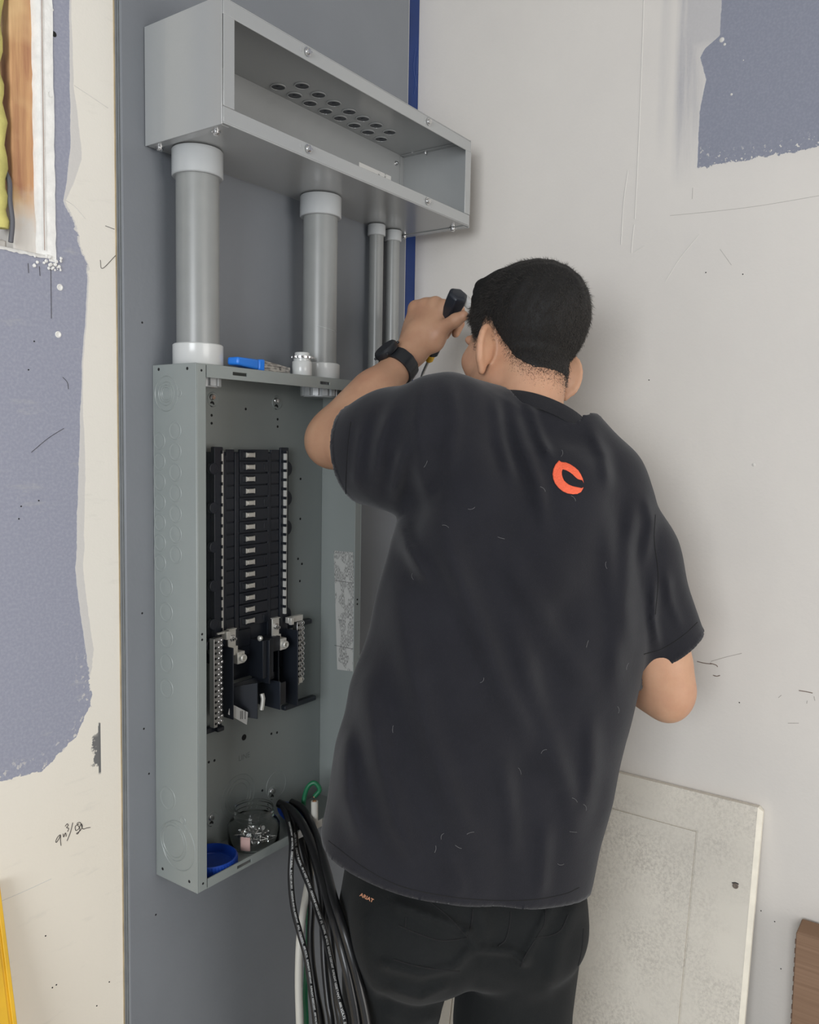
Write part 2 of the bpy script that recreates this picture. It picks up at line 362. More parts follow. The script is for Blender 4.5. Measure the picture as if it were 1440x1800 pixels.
for i in range(26):   # crumbs of torn paper along the lower right corner of the opening
    x = hx1 - rnd.uniform(-.010, .03); z = hz0 + rnd.uniform(-.014, .004); s = rnd.uniform(.0008, .003)
    bits.lathe([(s * .3, 0), (s, s * .4), (s * .6, s)], (x, YW - .0002, z), (rnd.uniform(-.3, .3), -1, rnd.uniform(-.3, .3)), n=6)
bits.build('torn_paper', M['gyp'], wl)
# screw heads and dark pits in the left wall
for px, py, big in [(95, 60, 1), (92, 17, 0), (105, 505, 2), (102, 588, 2), (88, 166, 2), (60, 600, 3), (50, 650, 3), (37, 890, 3), (33, 912, 3), (68, 880, 3), (92, 1736, 3), (99, 1731, 3), (192, 1726, 3), (170, 1768, 3), (80, 1645, 3)]:
    p = on_plane(px, py, 1, YW); r = {0: .0018, 1: .0035, 2: .0042, 3: .0010}[big]
    m_ = {0: M['gyp'], 1: M['hole'], 2: M['gyp'], 3: M['hole']}[big]
    MB().lathe([(r, 0), (r * .9, .0006), (r * .5, .0009)] if big != 2 else [(r, 0), (r, .0008), (r * .7, .001), (r * .55, .0002), (.0001, .0002)], tuple(p), (0, -1, 0), n=16).build('screw_dimple' if big in (1, 2) else 'pit', m_, wl, True)
def marks(plist, plane_ax, val, r, parent, name, m_, off=-.0004):
    b = MB()
    for pts in plist:
        P = []
        for px, py in pts:
            p = on_plane(px, py, plane_ax, val); p[plane_ax] += off; P.append(p)
        b.tube(spline(P, 5), r, n=6)
    return b.build(name, m_, parent, True)
def hw(X, Y): return (60 + X / 6.92, 1240 + Y / 6.92)
script_ = [[(325, 1705), (318, 1640), (318, 1575), (285, 1600), (262, 1650), (270, 1665), (300, 1620), (318, 1578)],
           [(350, 1560), (358, 1600), (378, 1550), (388, 1580), (385, 1595)],
           [(375, 1470), (400, 1440), (412, 1460), (392, 1485), (418, 1495), (405, 1535)],
           [(468, 1425), (440, 1540), (398, 1648)],
           [(545, 1440), (500, 1470), (505, 1520), (540, 1500), (570, 1440), (585, 1470), (560, 1520), (515, 1555), (530, 1560), (555, 1500), (520, 1440), (560, 1425), (590, 1500), (640, 1490), (682, 1484)]]
marks([[hw(*q) for q in s] for s in script_], 1, YW, .00045, wl, 'handwriting', M['marker'])
marks([[(176, 457), (180, 472), (204, 448)], [(185, 397), (201, 403)]], 1, YW, .00035, wl, 'pencil_tick', M['marker'])
marks([[(55, 795), (85, 770), (112, 753)], [(110, 663), (118, 672), (120, 684)], [(49, 463), (50, 480)], [(69, 468), (70, 485)], [(89, 470), (90, 560)]], 1, YW, .0003, wl, 'scratch', M['marker'])
marks([[(73, -10), (74, 120), (76, 250), (77, 380), (78, 440)]], 1, YW, .0006, wl, 'gypsum_crack', mat('brown_paper', (.36, .27, .23), .9), -.0006)
marks([[(130, 150), (150, 163), (190, 190)], [(0, 1585), (40, 1568), (90, 1545)], [(112, 350), (130, 362), (150, 385)]], 1, YW, .0006, wl, 'plaster_ridge', M['mud'], 0)
# right wall
b = MB(); b.add([(XC, YW, 0), (XC, -4.4, 0), (XC, -4.4, 2.8), (XC, YW, 2.8), (XC + .12, YW, 0), (XC + .12, -4.4, 0), (XC + .12, -4.4, 2.8), (XC + .12, YW, 2.8)], [(0, 1, 2, 3), (4, 7, 6, 5), (0, 4, 5, 1), (3, 2, 6, 7)])
wr = setting(b.build('wall_right', M['wall_right']))
marks([[(1133, -40), (1130, 60), (1126, 170), (1121, 290), (1116, 385)], [(1115, 395), (1112, 420), (1110, 445)], [(1104, 300), (1096, 360), (1092, 430)]], 0, XC, .0011, wr, 'tape_ridge', M['mud'], .0004)
marks([[(1178, 379), (1260, 371), (1340, 361), (1440, 344)], [(1266, 438), (1276, 452), (1286, 466)], [(1218, 330), (1217, 350)]], 0, XC, .0004, wr, 'hairline_crack', mat('crack', (.36, .34, .31), .8), .0002)
marks([[(1170, 495), (1195, 455), (1230, 412)], [(1113, 445), (1132, 432)]], 0, XC, .0006, wr, 'plaster_ridge', M['mud'], .0001)
def sc(X, Y): return (1080 + X / 3.914, 1040 + Y / 3.914)
marks([[sc(570, 480), sc(620, 492), sc(670, 498)], [sc(660, 492), sc(700, 505), sc(712, 518)], [sc(680, 575), sc(705, 582), sc(728, 576)], [sc(1270, 680), sc(1320, 688), sc(1365, 698)]], 0, XC, .0009, wr, 'scuff_mark', mat('scuff', (.22, .17, .14), .8), .0002)
marks([[sc(665, 480), sc(770, 450), sc(878, 424)], [sc(1325, 770), sc(1328, 750)], [sc(1375, 720), sc(1380, 750)], [sc(1195, 905), sc(1270, 905)], [sc(1130, 730), sc(1150, 712)]], 0, XC, .0004, wr, 'scratch', mat('scratch', (.30, .27, .24), .8), .0001)
for px, py in [(1141, 668), (1306, 482), (1338, 1601), (1241, 479), (1362, 1620), (1373, 1703), (1257, 1188), (1300, 1235)]:
    MB().lathe([(.0011, 0), (.0006, .0004)], tuple(on_plane(px, py, 0, XC)), (-1, 0, 0), n=8).build('pit', M['hole'], wr)
for px, py, s in [(1269, 70, .004), (1274, 78, .0022), (1286, 166, .002), (1307, 106, .001), (1325, 817, .0028)]:
    MB().lathe([(s, 0), (s * .8, .0005), (s * .3, .0008)], tuple(on_plane(px, py, 0, XC)), (-1, 0, 0), n=12).build('plaster_drip', M['mud'], wr, True)
setting(MB().box(-3.4, XC + .12, -4.6, YW + .25, -.12, 0).build('floor', M['concrete']))
setting(MB().box(-3.4, XC + .12, -4.6, YW + .25, 2.75, 2.85).build('ceiling', M['ceiling']))

# exposed stud and insulation inside the opening
t = MB().box(-.188, -.150, YW + .013, YW + .10, 1.60, 2.70); o = t.build('wall_stud', M['wood'], bevel=.002)
tag(o, 'bare orange-brown wooden stud exposed inside the broken wall opening at top left', 'stud')
b = MB(); b.tube(spline([(-.2035, YW + .016, 1.752), (-.206, YW + .014, 1.80), (-.2045, YW + .016, 1.88), (-.2075, YW + .018, 1.95), (-.205, YW + .015, 2.05), (-.206, YW + .017, 2.2)], 6), [.0095 + .0022 * math.sin(i * 1.7) for i in range(31)], 14)
tag(b.build('spray_foam', M['foam'], smooth=True), 'bead of yellow foam beside the exposed stud at the left frame edge', 'insulation')
b = MB().box(-.75, -.188, YW + .03, YW + .10, 1.70, 1.742)
tag(b.build('wall_blocking', M['wood'], bevel=.002), 'short horizontal wooden block under the yellow foam in the wall opening', 'stud')
b = MB(); b.tube(spline([(-.196, YW + .006, 1.735), (-.1945, YW + .004, 1.76), (-.1965, YW + .005, 1.785), (-.194, YW + .010, 1.81), (-.1975, YW + .02, 1.83)], 6), .0030, 10)
tag(b.build('electrical_wire', mat('dusty_wire', (.10, .10, .115), .5), smooth=True), 'dusty grey wire hanging down beside the exposed stud', 'wire')

# grey plywood backboard
b = MB().box(-.0474, .6154, .0003, YW - .0002, .18, 2.62)
board = b.build('backboard', M['board'], bevel=.0012)
tag(board, 'tall grey painted plywood board that carries the gutter and the panel', 'board')
lam = MB()
for y0, y1 in [(.0045, .0060), (.0092, .0104)]:
    lam.box(-.0479, -.0472, y0, y1, .18, 2.62)
lam.build('ply_layer', M['board_edge'], board)
for px, py in [(250, 567), (250, 1078), (253, 1281), (274, 1608), (262, 1360)]:
    MB().lathe([(.0016, 0), (.0008, .0004)], tuple(on_plane(px, py, 1, 0.0003)), (0, -1, 0), n=10).build('screw_hole', M['hole'], board)
cw = MB(); cw.box(-.0490, -.0474, YW - .0016, YW + .001, .0, 2.75)
o = cw.build('caulk_line', mat('ochre_caulk', (.42, .34, .22), .8, bump=.5, bscale=60, mottle=.2, mscale=30), wl)
# blue strip in the corner
b = MB().box(.6166, XC - .0005, YW - .0010, YW - .0001, .2, 2.7)
bt = b.build('tape_strip', M['tape']); tag(bt, 'dark blue tape strip running down the corner beside the grey board', 'tape')
for q_ in [[(730, 85), (727, 120), (733, 155)], [(733, 100), (731, 140), (728, 165)], [(735, 88), (733, 130)]]: marks([q_], 1, YW - .001, .0006, bt, 'tape_scuff', M['tape_scuff'])
b = MB().box(.6156, .6166, .001, YW, .2, 2.7); b.build('paint_edge', M['mud'], board)

# ================================================================ WIREWAY (gutter)
gx0, gx1, gz0, gz1, gd = -.009, .6008, 1.9017, 2.0581, .1566
T = .0018; FLG = .0215
g = thing('wireway', 'long grey open-fronted metal gutter mounted high on the board', 'gutter', ((gx0 + gx1) / 2, 0, gz0))
G = lambda mb, n, m_, bev=.0008, par=None: (lambda o: (setattr(o, 'matrix_parent_inverse', Matrix.Translation((-(gx0 + gx1) / 2, 0, -gz0))), o)[1])(mb.build(n, m_, par or g, bevel=bev))
def child(mb, name, m_, parent, bevel=0, smooth=False, angle=40, seg=2):
    """part given in world coordinates below a parent that sits elsewhere: the mesh is moved into the parent's frame"""
    loc = Vector(parent.location); p = parent.parent
    while p is not None: loc = loc + Vector(p.location); p = p.parent
    mb.v = [(v[0] - loc.x, v[1] - loc.y, v[2] - loc.z) for v in mb.v]
    return mb.build(name, m_, parent, smooth=smooth, bevel=bevel, angle=angle, seg=seg)
HOLES = [(.2437, -.0601), (.2842, -.059), (.324, -.0577), (.3658, -.0564), (.4021, -.0573), (.4392, -.0574), (.4785, -.0583),
         (.2262, -.0252), (.2648, -.0247), (.3024, -.0242), (.3419, -.0240), (.3792, -.0250), (.4185, -.025), (.4574, -.0252), (.4975, -.0246)]
b = MB()
b.box(gx0, gx1, -T, 0, gz0, gz1)                                  # back
b.box(gx0, gx1, -gd, -T, gz0, gz0 + T); b.box(gx0, gx1, -gd, -T, gz1 - T, gz1)   # bottom, top
b.box(gx0, gx1, -gd, -gd + T, gz0 + T, gz0 + FLG); b.box(gx0, gx1, -gd, -gd + T, gz1 - FLG, gz1 - T)
child(b, 'trough', M['gutter'], g, bevel=.0012)
def endcap(x, s, nm):
    b = MB(); b.box(min(x, x + s * T), max(x, x + s * T), -gd + .001, -.001, gz0 - .0015, gz1 + .0015)
    # folded lips of the end plate
    xi = x - s * .019
    b.box(min(x, xi), max(x, xi), -gd - .0008, -gd + .0006, gz0 + FLG, gz1 - FLG)
    b.box(min(x, x - s * .012), max(x, x - s * .012), -.0030, -.0018, gz0 + .004, gz1 - .004)
    b.box(min(x, x - s * .012), max(x, x - s * .012), -gd + .02, -.004, gz1 - .0034, gz1 - .0020)
    b.box(min(x, x - s * .014), max(x, x - s * .014), -gd + .004, -.004, gz1 + .0002, gz1 + .0014)
    b.box(min(x, x - s * .014), max(x, x - s * .014), -gd + .004, -.004, gz0 - .0014, gz0 - .0002)
    return child(b, nm, M['gutter'], g, bevel=.0008)
endcap(gx0, -1, 'end_plate'); endcap(gx1, 1, 'end_plate')
def screw(p, ax, parent, r=.0047, washer=True):
    b = MB(); pr = [(r * .5, -.004), (r * .5, 0)]
    if washer: pr += [(r * 1.35, 0), (r * 1.35, .0010), (r, .0012)]
    else: pr += [(r, 0)]
    pr += [(r, .0035), (r * .75, .0048), (.0003, .0050)]
    b.lathe(pr, tuple(p), ax, n=12); a = Vector(ax).normalized(); q = a.to_track_quat('Z', 'Y')
    vs = [tuple(Vector(p) + q @ Vector(c)) for c in [(-r * .9, -r * .13, .0049), (r * .9, -r * .13, .0049), (r * .9, r * .13, .0049), (-r * .9, r * .13, .0049), (-r * .9, -r * .13, .0054), (r * .9, -r * .13, .0054), (r * .9, r * .13, .0054), (-r * .9, r * .13, .0054)]]
    b.add(vs, [(0, 3, 2, 1), (4, 5, 6, 7), (0, 1, 5, 4), (1, 2, 6, 5), (2, 3, 7, 6), (3, 0, 4, 7)])
    return child(b, 'screw', M['zinc'], parent, smooth=True)
for x, z in [(.1491, 2.0540 - .006), (.4582, 2.0529 - .005), (.1519, 1.9148), (.4593, 1.9146)]: screw((x, -gd - .001, z), (0, -1, 0), g)
for x, y in [(.0043, -.1285), (.003, -.0153), (.5893, -.1273), (.5893, -.0145)]: screw((x, y, gz0 - .0014), (0, 0, -1), g)
for x, y in [(.003, -.03), (.59, -.03), (.59, -.12)]: screw((x, y, gz1 + .0014), (0, 0, 1), g)
screw((.5759, -T, 2.0372), (0, -1, 0), g, .0035); screw((.592, -.06, gz1 - .004), (0, 0, -1), g, .002, False)
for x, z in [(.137, 1.915), (.4467, 1.9146), (.137, 2.0478), (.4467, 2.0478), (.472, 1.9105)]:
    b = MB().box(x - .0018, x + .0018, -gd - .0004, -gd + .001, z - .003, z + .003); child(b, 'emboss', M['gutter'], g, bevel=.0003)
for x, y in HOLES:   # dark plug with a raised rim snapped into each round hole
    b = MB(); b.lathe([(.0125, 0), (.0128, -.0008), (.0122, -.0018), (.0108, -.0018), (.0104, .0004), (.0102, .0006)], (x, y, gz1 - T), n=28, cap=False)
    pl = child(b, 'hole_rim', M['gutter'], g, smooth=True)
    b = MB(); b.lathe([(.0107, -.0009), (.009, -.0008), (.0035, -.0008), (.0030, -.0016), (.0006, -.0018)], (x, y, gz1 - T), n=24)
    child(b, 'hole_plug', M['black'], pl, smooth=True)
b = MB(); b.box(.4615, .5600, -.0024, -T - .0002, 1.9700, 2.0085)
child(b, 'label_sticker', M['sticker2'], g, bevel=.0006)

# ================================================================ CONDUITS
def fit_prof(r, h, lip=.002): return [(r - .004, 0), (r - .0012, 0), (r, .001), (r, h - .0015), (r - .001, h), (r - .006, h)]
def conduit(name, label, x, y, z0, z1, r, rf, htop, hbot, group, lower_white=True, stub=True):
    t = thing(name, label, 'conduit', (x, y, z0), group)
    child(MB().lathe([(r, z0 + .004), (r, z1 - .004)], (x, y, 0), n=40), 'pipe', M['pvc'], t, smooth=True)
    child(MB().lathe([(r - .001, 0), (rf - .0012, 0), (rf, .0012), (rf, htop - .0012), (rf - .001, htop)], (x, y, z1 - htop - .0016), n=40), 'upper_fitting', M['pvc_fit'], t, smooth=True)
    child(MB().lathe([(rf - .001, 0), (rf, .0012), (rf, hbot - .0015), (rf - .0016, hbot), (r - .001, hbot)], (x, y, z0 + .0006), n=40), 'lower_fitting', M['pvc_white'] if lower_white else M['pvc_fit'], t, smooth=True)
    if stub:
        b = MB(); n = 12; rr = rf * .90
        b.lathe([(rr * .86, 0), (rr * .86, .026), (.001, .026)], (x, y, z0 - .030), n=28)
        for k in range(n):
            a = 2 * PI * k / n; c, s_ = math.cos(a), math.sin(a); w = rr * .16
            P = [(rr * .8, -w), (rr, -w), (rr, w), (rr * .8, w)]
            vs = [(x + c * p - s_ * q, y + s_ * p + c * q, z) for z in (z0 - .0285, z0 - .003) for p, q in P]
            b.add(vs, [(0, 3, 2, 1), (4, 5, 6, 7), (0, 1, 5, 4), (1, 2, 6, 5), (2, 3, 7, 6), (3, 0, 4, 7)])
        child(b, 'locknut', M['pvc_fit'], t, bevel=.0005)
    return t
Z0 = 1.60
conduit('pvc_conduit', 'thick grey plastic conduit at the left, between gutter and panel', .0425, -.0475, Z0, gz0, .0302, .0357, .037, .0300, 'thick conduits into the panel')
c2 = conduit('pvc_conduit', 'thick grey plastic conduit in the middle, behind the small standing connector', .304, -.0485, Z0, gz0, .0285, .0345, .034, .0255, 'thick conduits into the panel')
b = MB(); b.tube([(.304 + .0287 * math.cos(a), -.0485 + .0287 * math.sin(a), 1.683 + .004 * math.sin(a * 1.5)) for a in np.linspace(-2.6, -.7, 14)], .0004, 6)
child(b, 'scratch', M['pvc_fit'], c2)
conduit('pvc_conduit', 'thin grey conduit, left one of the slim pair near the corner', .4954, -.0188, 1.585, gz0, .0133, .0168, .020, .020, 'slim conduits near the corner', False, False)
conduit('pvc_conduit', 'thin grey conduit, right one of the slim pair near the corner', .5466, -.0188, 1.585, gz0, .0133, .0168, .020, .020, 'slim conduits near the corner', False, False)
# small box the slim conduits run into (mostly hidden behind the shoulder)
jb = thing('junction_box', 'small dark box under the slim conduits, mostly hidden by the shoulder', 'box', (.521, 0, 1.50))
b = MB(); b.box(.466, .582, -.060, 0, 1.495, 1.582); child(b, 'housing', M['black'], jb, bevel=.002)
b = MB(); b.box(.463, .585, -.064, -.0595, 1.492, 1.585); child(b, 'cover', M['black'], jb, bevel=.0015)
screw((.474, -.064, 1.578), (0, -1, 0), jb, .0028, False); screw((.574, -.064, 1.578), (0, -1, 0), jb, .0028, False)

# ================================================================ LOAD CENTRE PANEL
PH, PD, PW = .7573, .0925, .368
zb, zt = Z0 - PH, Z0
P = thing('breaker_panel', 'tall grey-green open breaker panel box mounted on the grey board', 'electrical panel', (PW / 2, 0, zb))
FW = .0178
b = MB()
b.box(0, PW, -T, 0, zb, zt)
b.box(0, T, -PD, -T, zb, zt); b.box(PW - T, PW, -PD, -T, zb, zt)
b.box(T, FW, -PD, -PD + T, zb + .0005, zt - .0005); b.box(PW - FW, PW - T, -PD, -PD + T, zb + .0005, zt - .0005)
child(b, 'enclosure_box', M['panel'], P, bevel=.0016)
b = MB()
b.box(T + .001, PW - T - .001, -PD + .001, -T, zt - .0022, zt - .0004)
# front lip of the top plate, with two real slots
def lip(b, z0, z1, slots, y):
    xs = [FW + .0012]
    for a, c in slots: xs += [a, c]
    xs.append(PW - FW - .0012); zm = (z0 + z1) / 2; hh = .0024
    b.box(xs[0], xs[-1], y, y + T, z0, zm - hh); b.box(xs[0], xs[-1], y, y + T, zm + hh, z1)
    for i in range(0, len(xs), 2): b.box(xs[i], xs[i + 1], y, y + T, zm - hh, zm + hh)
lip(b, zt - .0185, zt - .0012, [(.0672, .0955), (.2560, .2800)], -PD)
child(b, 'top_plate', M['panel'], P)
b = MB(); b.box(T + .001, PW - T - .001, -PD + .001, -T, zb + .0004, zb + .0022)
lip(b, zb + .0008, zb + .0150, [(.0765, .1060)], -PD)
child(b, 'bottom_plate', M['panel'], P)
def knock(y, z, r, parent=P):
    b = MB(); b.lathe([(r + .0010, .00005), (r + .0004, .0007), (r - .0002, .0008), (r - .0010, .0002), (r - .003, .0004), (.0003, .0005)], (0, y, z), (-1, 0, 0), n=32)
    return child(b, 'knockout', M['panel'], parent, smooth=True, angle=70)
for k in range(7): knock(-.0482, 1.5069 - .0293 * k, .0122)
for k in range(7): knock(-.0140, 1.4920 - .0293 * k, .0118)
for z in (1.2821, 1.2455, 1.2075, 1.1702, 1.1331): knock(-.0268, z, .0135)
knock(-.0277, .9684, .0165); knock(-.0610, .9435, .0052); knock(-.0575, 1.5589, .0045)
def rings(c, radii, ax, parent=P, name='knockout'):
    b = MB()
    for i, r in enumerate(radii):
        o = Vector(ax) * (.0003 * (len(radii) - i)) * 0
        b.lathe([(r + .0009, 0), (r + .0002, .0008), (r - .0006, .0001)], tuple(Vector(c) + o), ax, n=40, cap=False)
    return child(b, name, M['panel'], parent, smooth=True, angle=80)
rings((0, -.0300, 1.5589), (.0245, .0165, .0120, .0085), (-1, 0, 0)); rings((0, -.0505, .9030), (.0365,), (-1, 0, 0)); rings((0, -.0400, .9060), (.0285, .0235), (-1, 0, 0))
rings((.1644, -T, .9086), (.036, .028, .0215), (0, -1, 0)); rings((.2530, -T, .8986), (.024,), (0, -1, 0))
def dot(p, ax, r=.0018):
    child(MB().lathe([(r * 1.05, 0), (r, .00025), (.0002, .00015)], tuple(p), ax, n=12), 'screw_hole', M['hole'], P)
for y, z in [(-.0135, 1.5935), (-.0745, 1.5925), (-.0150, .8565), (-.0745, .8560)]: dot((0, y, z), (-1, 0, 0), .0022)
for x, z in [(.0095, 1.590), (.0100, .8545), (.0095, 1.221), (.0095, 1.213), (PW - .009, 1.221), (PW - .009, 1.213)]: dot((x, -PD, z), (0, -1, 0), .0017)
for x, z in [(.1082, 1.5327), (.1082, 1.5205), (.2525, 1.5315), (.2526, 1.5192), (.1797, 1.5454), (.2408, .9935), (.2546, .9917), (.1012, .9859), (.1129, .9851), (.31, 1.43), (.31, 1.36), (.305, 1.29), (.315, 1.28), (.31, 1.25), (.2195, .9000)]:
    dot((x, -T, z), (0, -1, 0), .0021)
child(MB().lathe([(.0052, 0), (.005, .0003), (.0002, .0002)], (.177, -T, 1.0050), (0, -1, 0), n=16), 'screw_hole', M['hole'], P)
def mount(x, z):
    o = child(MB().lathe([(.0118, 0), (.0105, .0014), (.0088, .0010), (.0002, .0006)], (x, -T, z), (0, -1, 0), n=28), 'mounting_boss', M['panel'], P, smooth=True)
    child(MB().lathe([(.0046, 0), (.0044, .0004), (.0002, .0003)], (x - .002, -T - .0006, z - .007), (0, -1, 0), n=16), 'keyhole', M['hole'], o)
    b = MB().lathe([(.0055, 0), (.0052, .0018), (.0038, .0030), (.0036, .0052), (.0002, .0054)], (x - .003, -T - .0005, z + .0035), (0, -1, 0), n=8)
    child(b, 'screw', M['zinc'], o, smooth=True)
mount(.1105, 1.5570); mount(.2505, 1.5590); mount(.1075, .8905); mount(.2441, .8880)
# embossed word on the back
v, f = text_geo('LINE', .013)
if len(v):
    vs = [(.164 + p[0], -T - .0003, .968 + p[1]) for p in v]; child(MB().add(vs, f), 'embossed_word', mat('panel_emboss', (.15, .17, .165), .4), P)
# printed label inside right side
b = MB(); x = PW - T - .0004; vs = [(x, -.0319, 1.3013), (x, -.0764, 1.3023), (x, -.0848, 1.0896), (x, -.0427, 1.0866)]
b.add(vs + [(x + .0003, p[1], p[2]) for p in vs], [(0, 1, 2, 3), (7, 6, 5, 4), (0, 4, 5, 1), (1, 5, 6, 2), (2, 6, 7, 3), (3, 7, 4, 0)])
lb = child(b, 'label_sticker', M['sticker'], P)
for z in (1.2475, 1.1295): child(MB().box(x - .0003, x, -.080, -.036, z, z + .0006), 'printed_rule', M['marker'], lb)
# ---- bus assembly
bus = P
def B(mb, name, m_, bevel=0, smooth=False, parent=bus, angle=40):
    mb.v = [(q[0], q[1], q[2] - .0485) for q in mb.v]
    return child(mb, name, m_, parent, bevel=bevel, smooth=smooth, angle=angle)
b = MB()
b.box(.094, .262, -.0150, -.003, 1.196, 1.525)
b.box(.094, .112, -.0235, -.015, 1.205, 1.533); b.box(.242, .262, -.0190, -.015, 1.205, 1.533)
b.box(.1165, .124, -.0180, -.015, 1.205, 1.520); b.box(.141, .150, -.0185, -.015, 1.205, 1.524); b.box(.214, .221, -.0185, -.015, 1.205, 1.524)
for k, z in enumerate([1.505, 1.455, 1.405, 1.255, 1.210]):
    b.lathe([(.0135, 0), (.0135, .010)], (.2635, -.0035, z - .008), (0, -1, 0), n=20)
for z in (1.500, 1.44, 1.38, 1.32, 1.26, 1.22): b.lathe([(.009, 0), (.009, .0065)], (.093, -.018, z), (0, -1, 0), n=16)
B(b, 'plastic_base', M['black'], bevel=.0012)
NP = 15; zs_ = [1.5205 - k * (1.5205 - 1.2525) / (NP - 1) for k in range(NP)]
for k, z in enumerate(zs_):
    b = MB(); dz = .0172
    b.box(.1245, .1405, -.0172, -.0145, z - dz / 2, z + dz / 2); b.box(.1508, .2135, -.0192, -.0145, z - dz / 2, z + dz / 2); b.box(.2215, .2410, -.0172, -.0145, z - dz / 2, z + dz / 2)
    b.box(.1700 - .0105, .1700 + .0125, -.0215, -.019, z - .0058, z - .0046); b.box(.1700 - .0105, .1700 + .0125, -.0215, -.019, z + .0046, z + .0058)
    if k % 5 in (1, 4): b.box(.2035, .2055, -.0202, -.019, z - .005, z + .005)
    if k % 6 in (2, 5): b.box(.1560, .1580, -.0202, -.019, z - .005, z + .005)
    ps = B(b, 'pole_space', M['black'], bevel=.0008)
    b = MB()   # folded stab: waist narrower than ends
    x0, x1, y0, y1 = .1622, .1812, -.0228, -.0195
    pts = [(x0, -.0042), (x0, .0042), (x0 + .0022, .0034), (x1 - .0022, .0034), (x1, .0042), (x1, -.0042), (x1 - .0022, -.0034), (x0 + .0022, -.0034)]
    b.prism(pts, lambda u, v_, w, z=z: (u, -.0195 - w, z + v_), .0030); b.box(x0 + .003, x1 - .003, -.0232, -.0222, z - .0022, z + .0022)
    B(b, 'bus_stab', M['tin'], bevel=.0005, parent=ps)
for x, zt_, zb_ in [(.1095, 1.5275, 1.236), (.2505, 1.5275, 1.252)]:
    b = MB(); n = 18; st = (zt_ - zb_) / n
    b.box(x - .0014, x + .0022, -.0246, -.0150, zb_, zt_)
    o = B(b, 'hook_rail', mat('pale_rail', (.62, .61, .57), .5), bevel=.0004)
    b = MB()
    for k in range(n): b.box(x - .0024, x - .0008 + .0012, -.0252, -.0200, zt_ - (k + .30) * st, zt_ - k * st)
    B(b, 'rail_notch', M['black_base'], parent=o)
# feet and lower moulding
b = MB()
b.box(.060, .120, -.012, -.003, 1.0845, 1.0945); b.box(.104, .118, -.020, -.008, 1.085, 1.093)
b.box(.262, .343, -.014, -.003, 1.0785, 1.0875); b.box(.250, .330, -.014, -.003, 1.221, 1.230)
b.box(.078, .118, -.024, -.003, 1.222, 1.236)
B(b, 'mounting_foot', M['black'], bevel=.002)
b = MB()   # lug housing: back plate with barriers standing forward
b.box(.108, .264, -.010, -.003, 1.158, 1.240); b.box(.108, .128, -.016, -.003, 1.108, 1.235)
b.box(.106, .1075, -.052, -.003, 1.112, 1.225)
b.box(.2580, .2600, -.046, -.003, 1.095, 1.225)
b.box(.176, .200, -.046, -.010, 1.160, 1.222); b.box(.186, .1885, -.050, -.010, 1.150, 1.222); b.box(.228, .230, -.030, -.003, 1.100, 1.20)
b.box(.130, .176, -.018, -.010, 1.212, 1.240)
b.box(.205, .222, -.040, -.010, 1.198, 1.222)
B(b, 'lug_housing', M['black_base'], bevel=.0012)
b = MB()   # lower barrier blades
b.add([(.120, -.010, 1.150), (.160, -.050, 1.158), (.160, -.050, 1.0985), (.120, -.010, 1.110), (.122, -.010, 1.150), (.162, -.049, 1.158), (.162, -.049, 1.0985), (.122, -.010, 1.110)], [(0, 3, 2, 1), (4, 5, 6, 7), (0, 1, 5, 4), (1, 2, 6, 5), (2, 3, 7, 6), (3, 0, 4, 7)])
b.box(.112, .228, -.024, -.0225, 1.146, 1.158); b.box(.206, .208, -.055, -.004, 1.103, 1.150); b.box(.206, .236, -.0400, -.0385, 1.104, 1.142)
B(b, 'barrier', M['black'], bevel=.0006)
def lug(x, y, z, s=.0155):
    b = MB(); b.box(x - s / 2, x + s / 2, y, y + .022, z - s * .62, z + s * .62); o = B(b, 'lug', M['tin'], bevel=.0010)
    b = MB(); b.lathe([(s * .40, 0), (s * .40, .0060), (s * .33, .0072), (s * .22, .0072), (s * .20, .002), (.0002, .002)], (x, y, z), (0, -1, 0), n=24); B(b, 'lug_screw', M['tin'], smooth=True, parent=o)
lug(.1345, -.040, 1.2055 - .003); lug(.2295, -.040, 1.2065)
for x, z in [(.1230, 1.2330), (.2200, 1.2350)]:
    b = MB(); b.box(x - .0075, x + .0085, -.031, -.0285, z - .014, z + .016); b.box(x - .010, x + .006, -.036, -.0285, z + .0155, z + .0172); b.box(x - .004, x + .010, -.034, -.0285, z - .026, z - .012)
    o = B(b, 'bus_strap', M['tin'], bevel=.0006)
    b = MB(); b.lathe([(.0062, 0), (.0062, .0012), (.0046, .0014), (.0046, .0045), (.0025, .005), (.0022, .0085), (.0002, .009)], (x + .001, -.031, z + .001), (0, -1, 0), n=6); B(b, 'strap_nut', M['zinc'], parent=o)
b = MB(); b.lathe([(.004, 0), (.0045, .004), (.002, .006)], (.1775, -.040, 1.226), (-1, 0, 0), n=14); B(b, 'bolt_head', M['tin'], smooth=True); b = MB(); b.tube([(.1700, -.050, 1.138), (.1706, -.052, 1.130), (.1700, -.051, 1.119), (.1690, -.050, 1.112)], .0036, 10)
B(b, 'neutral_lug', M['tin'], smooth=True)
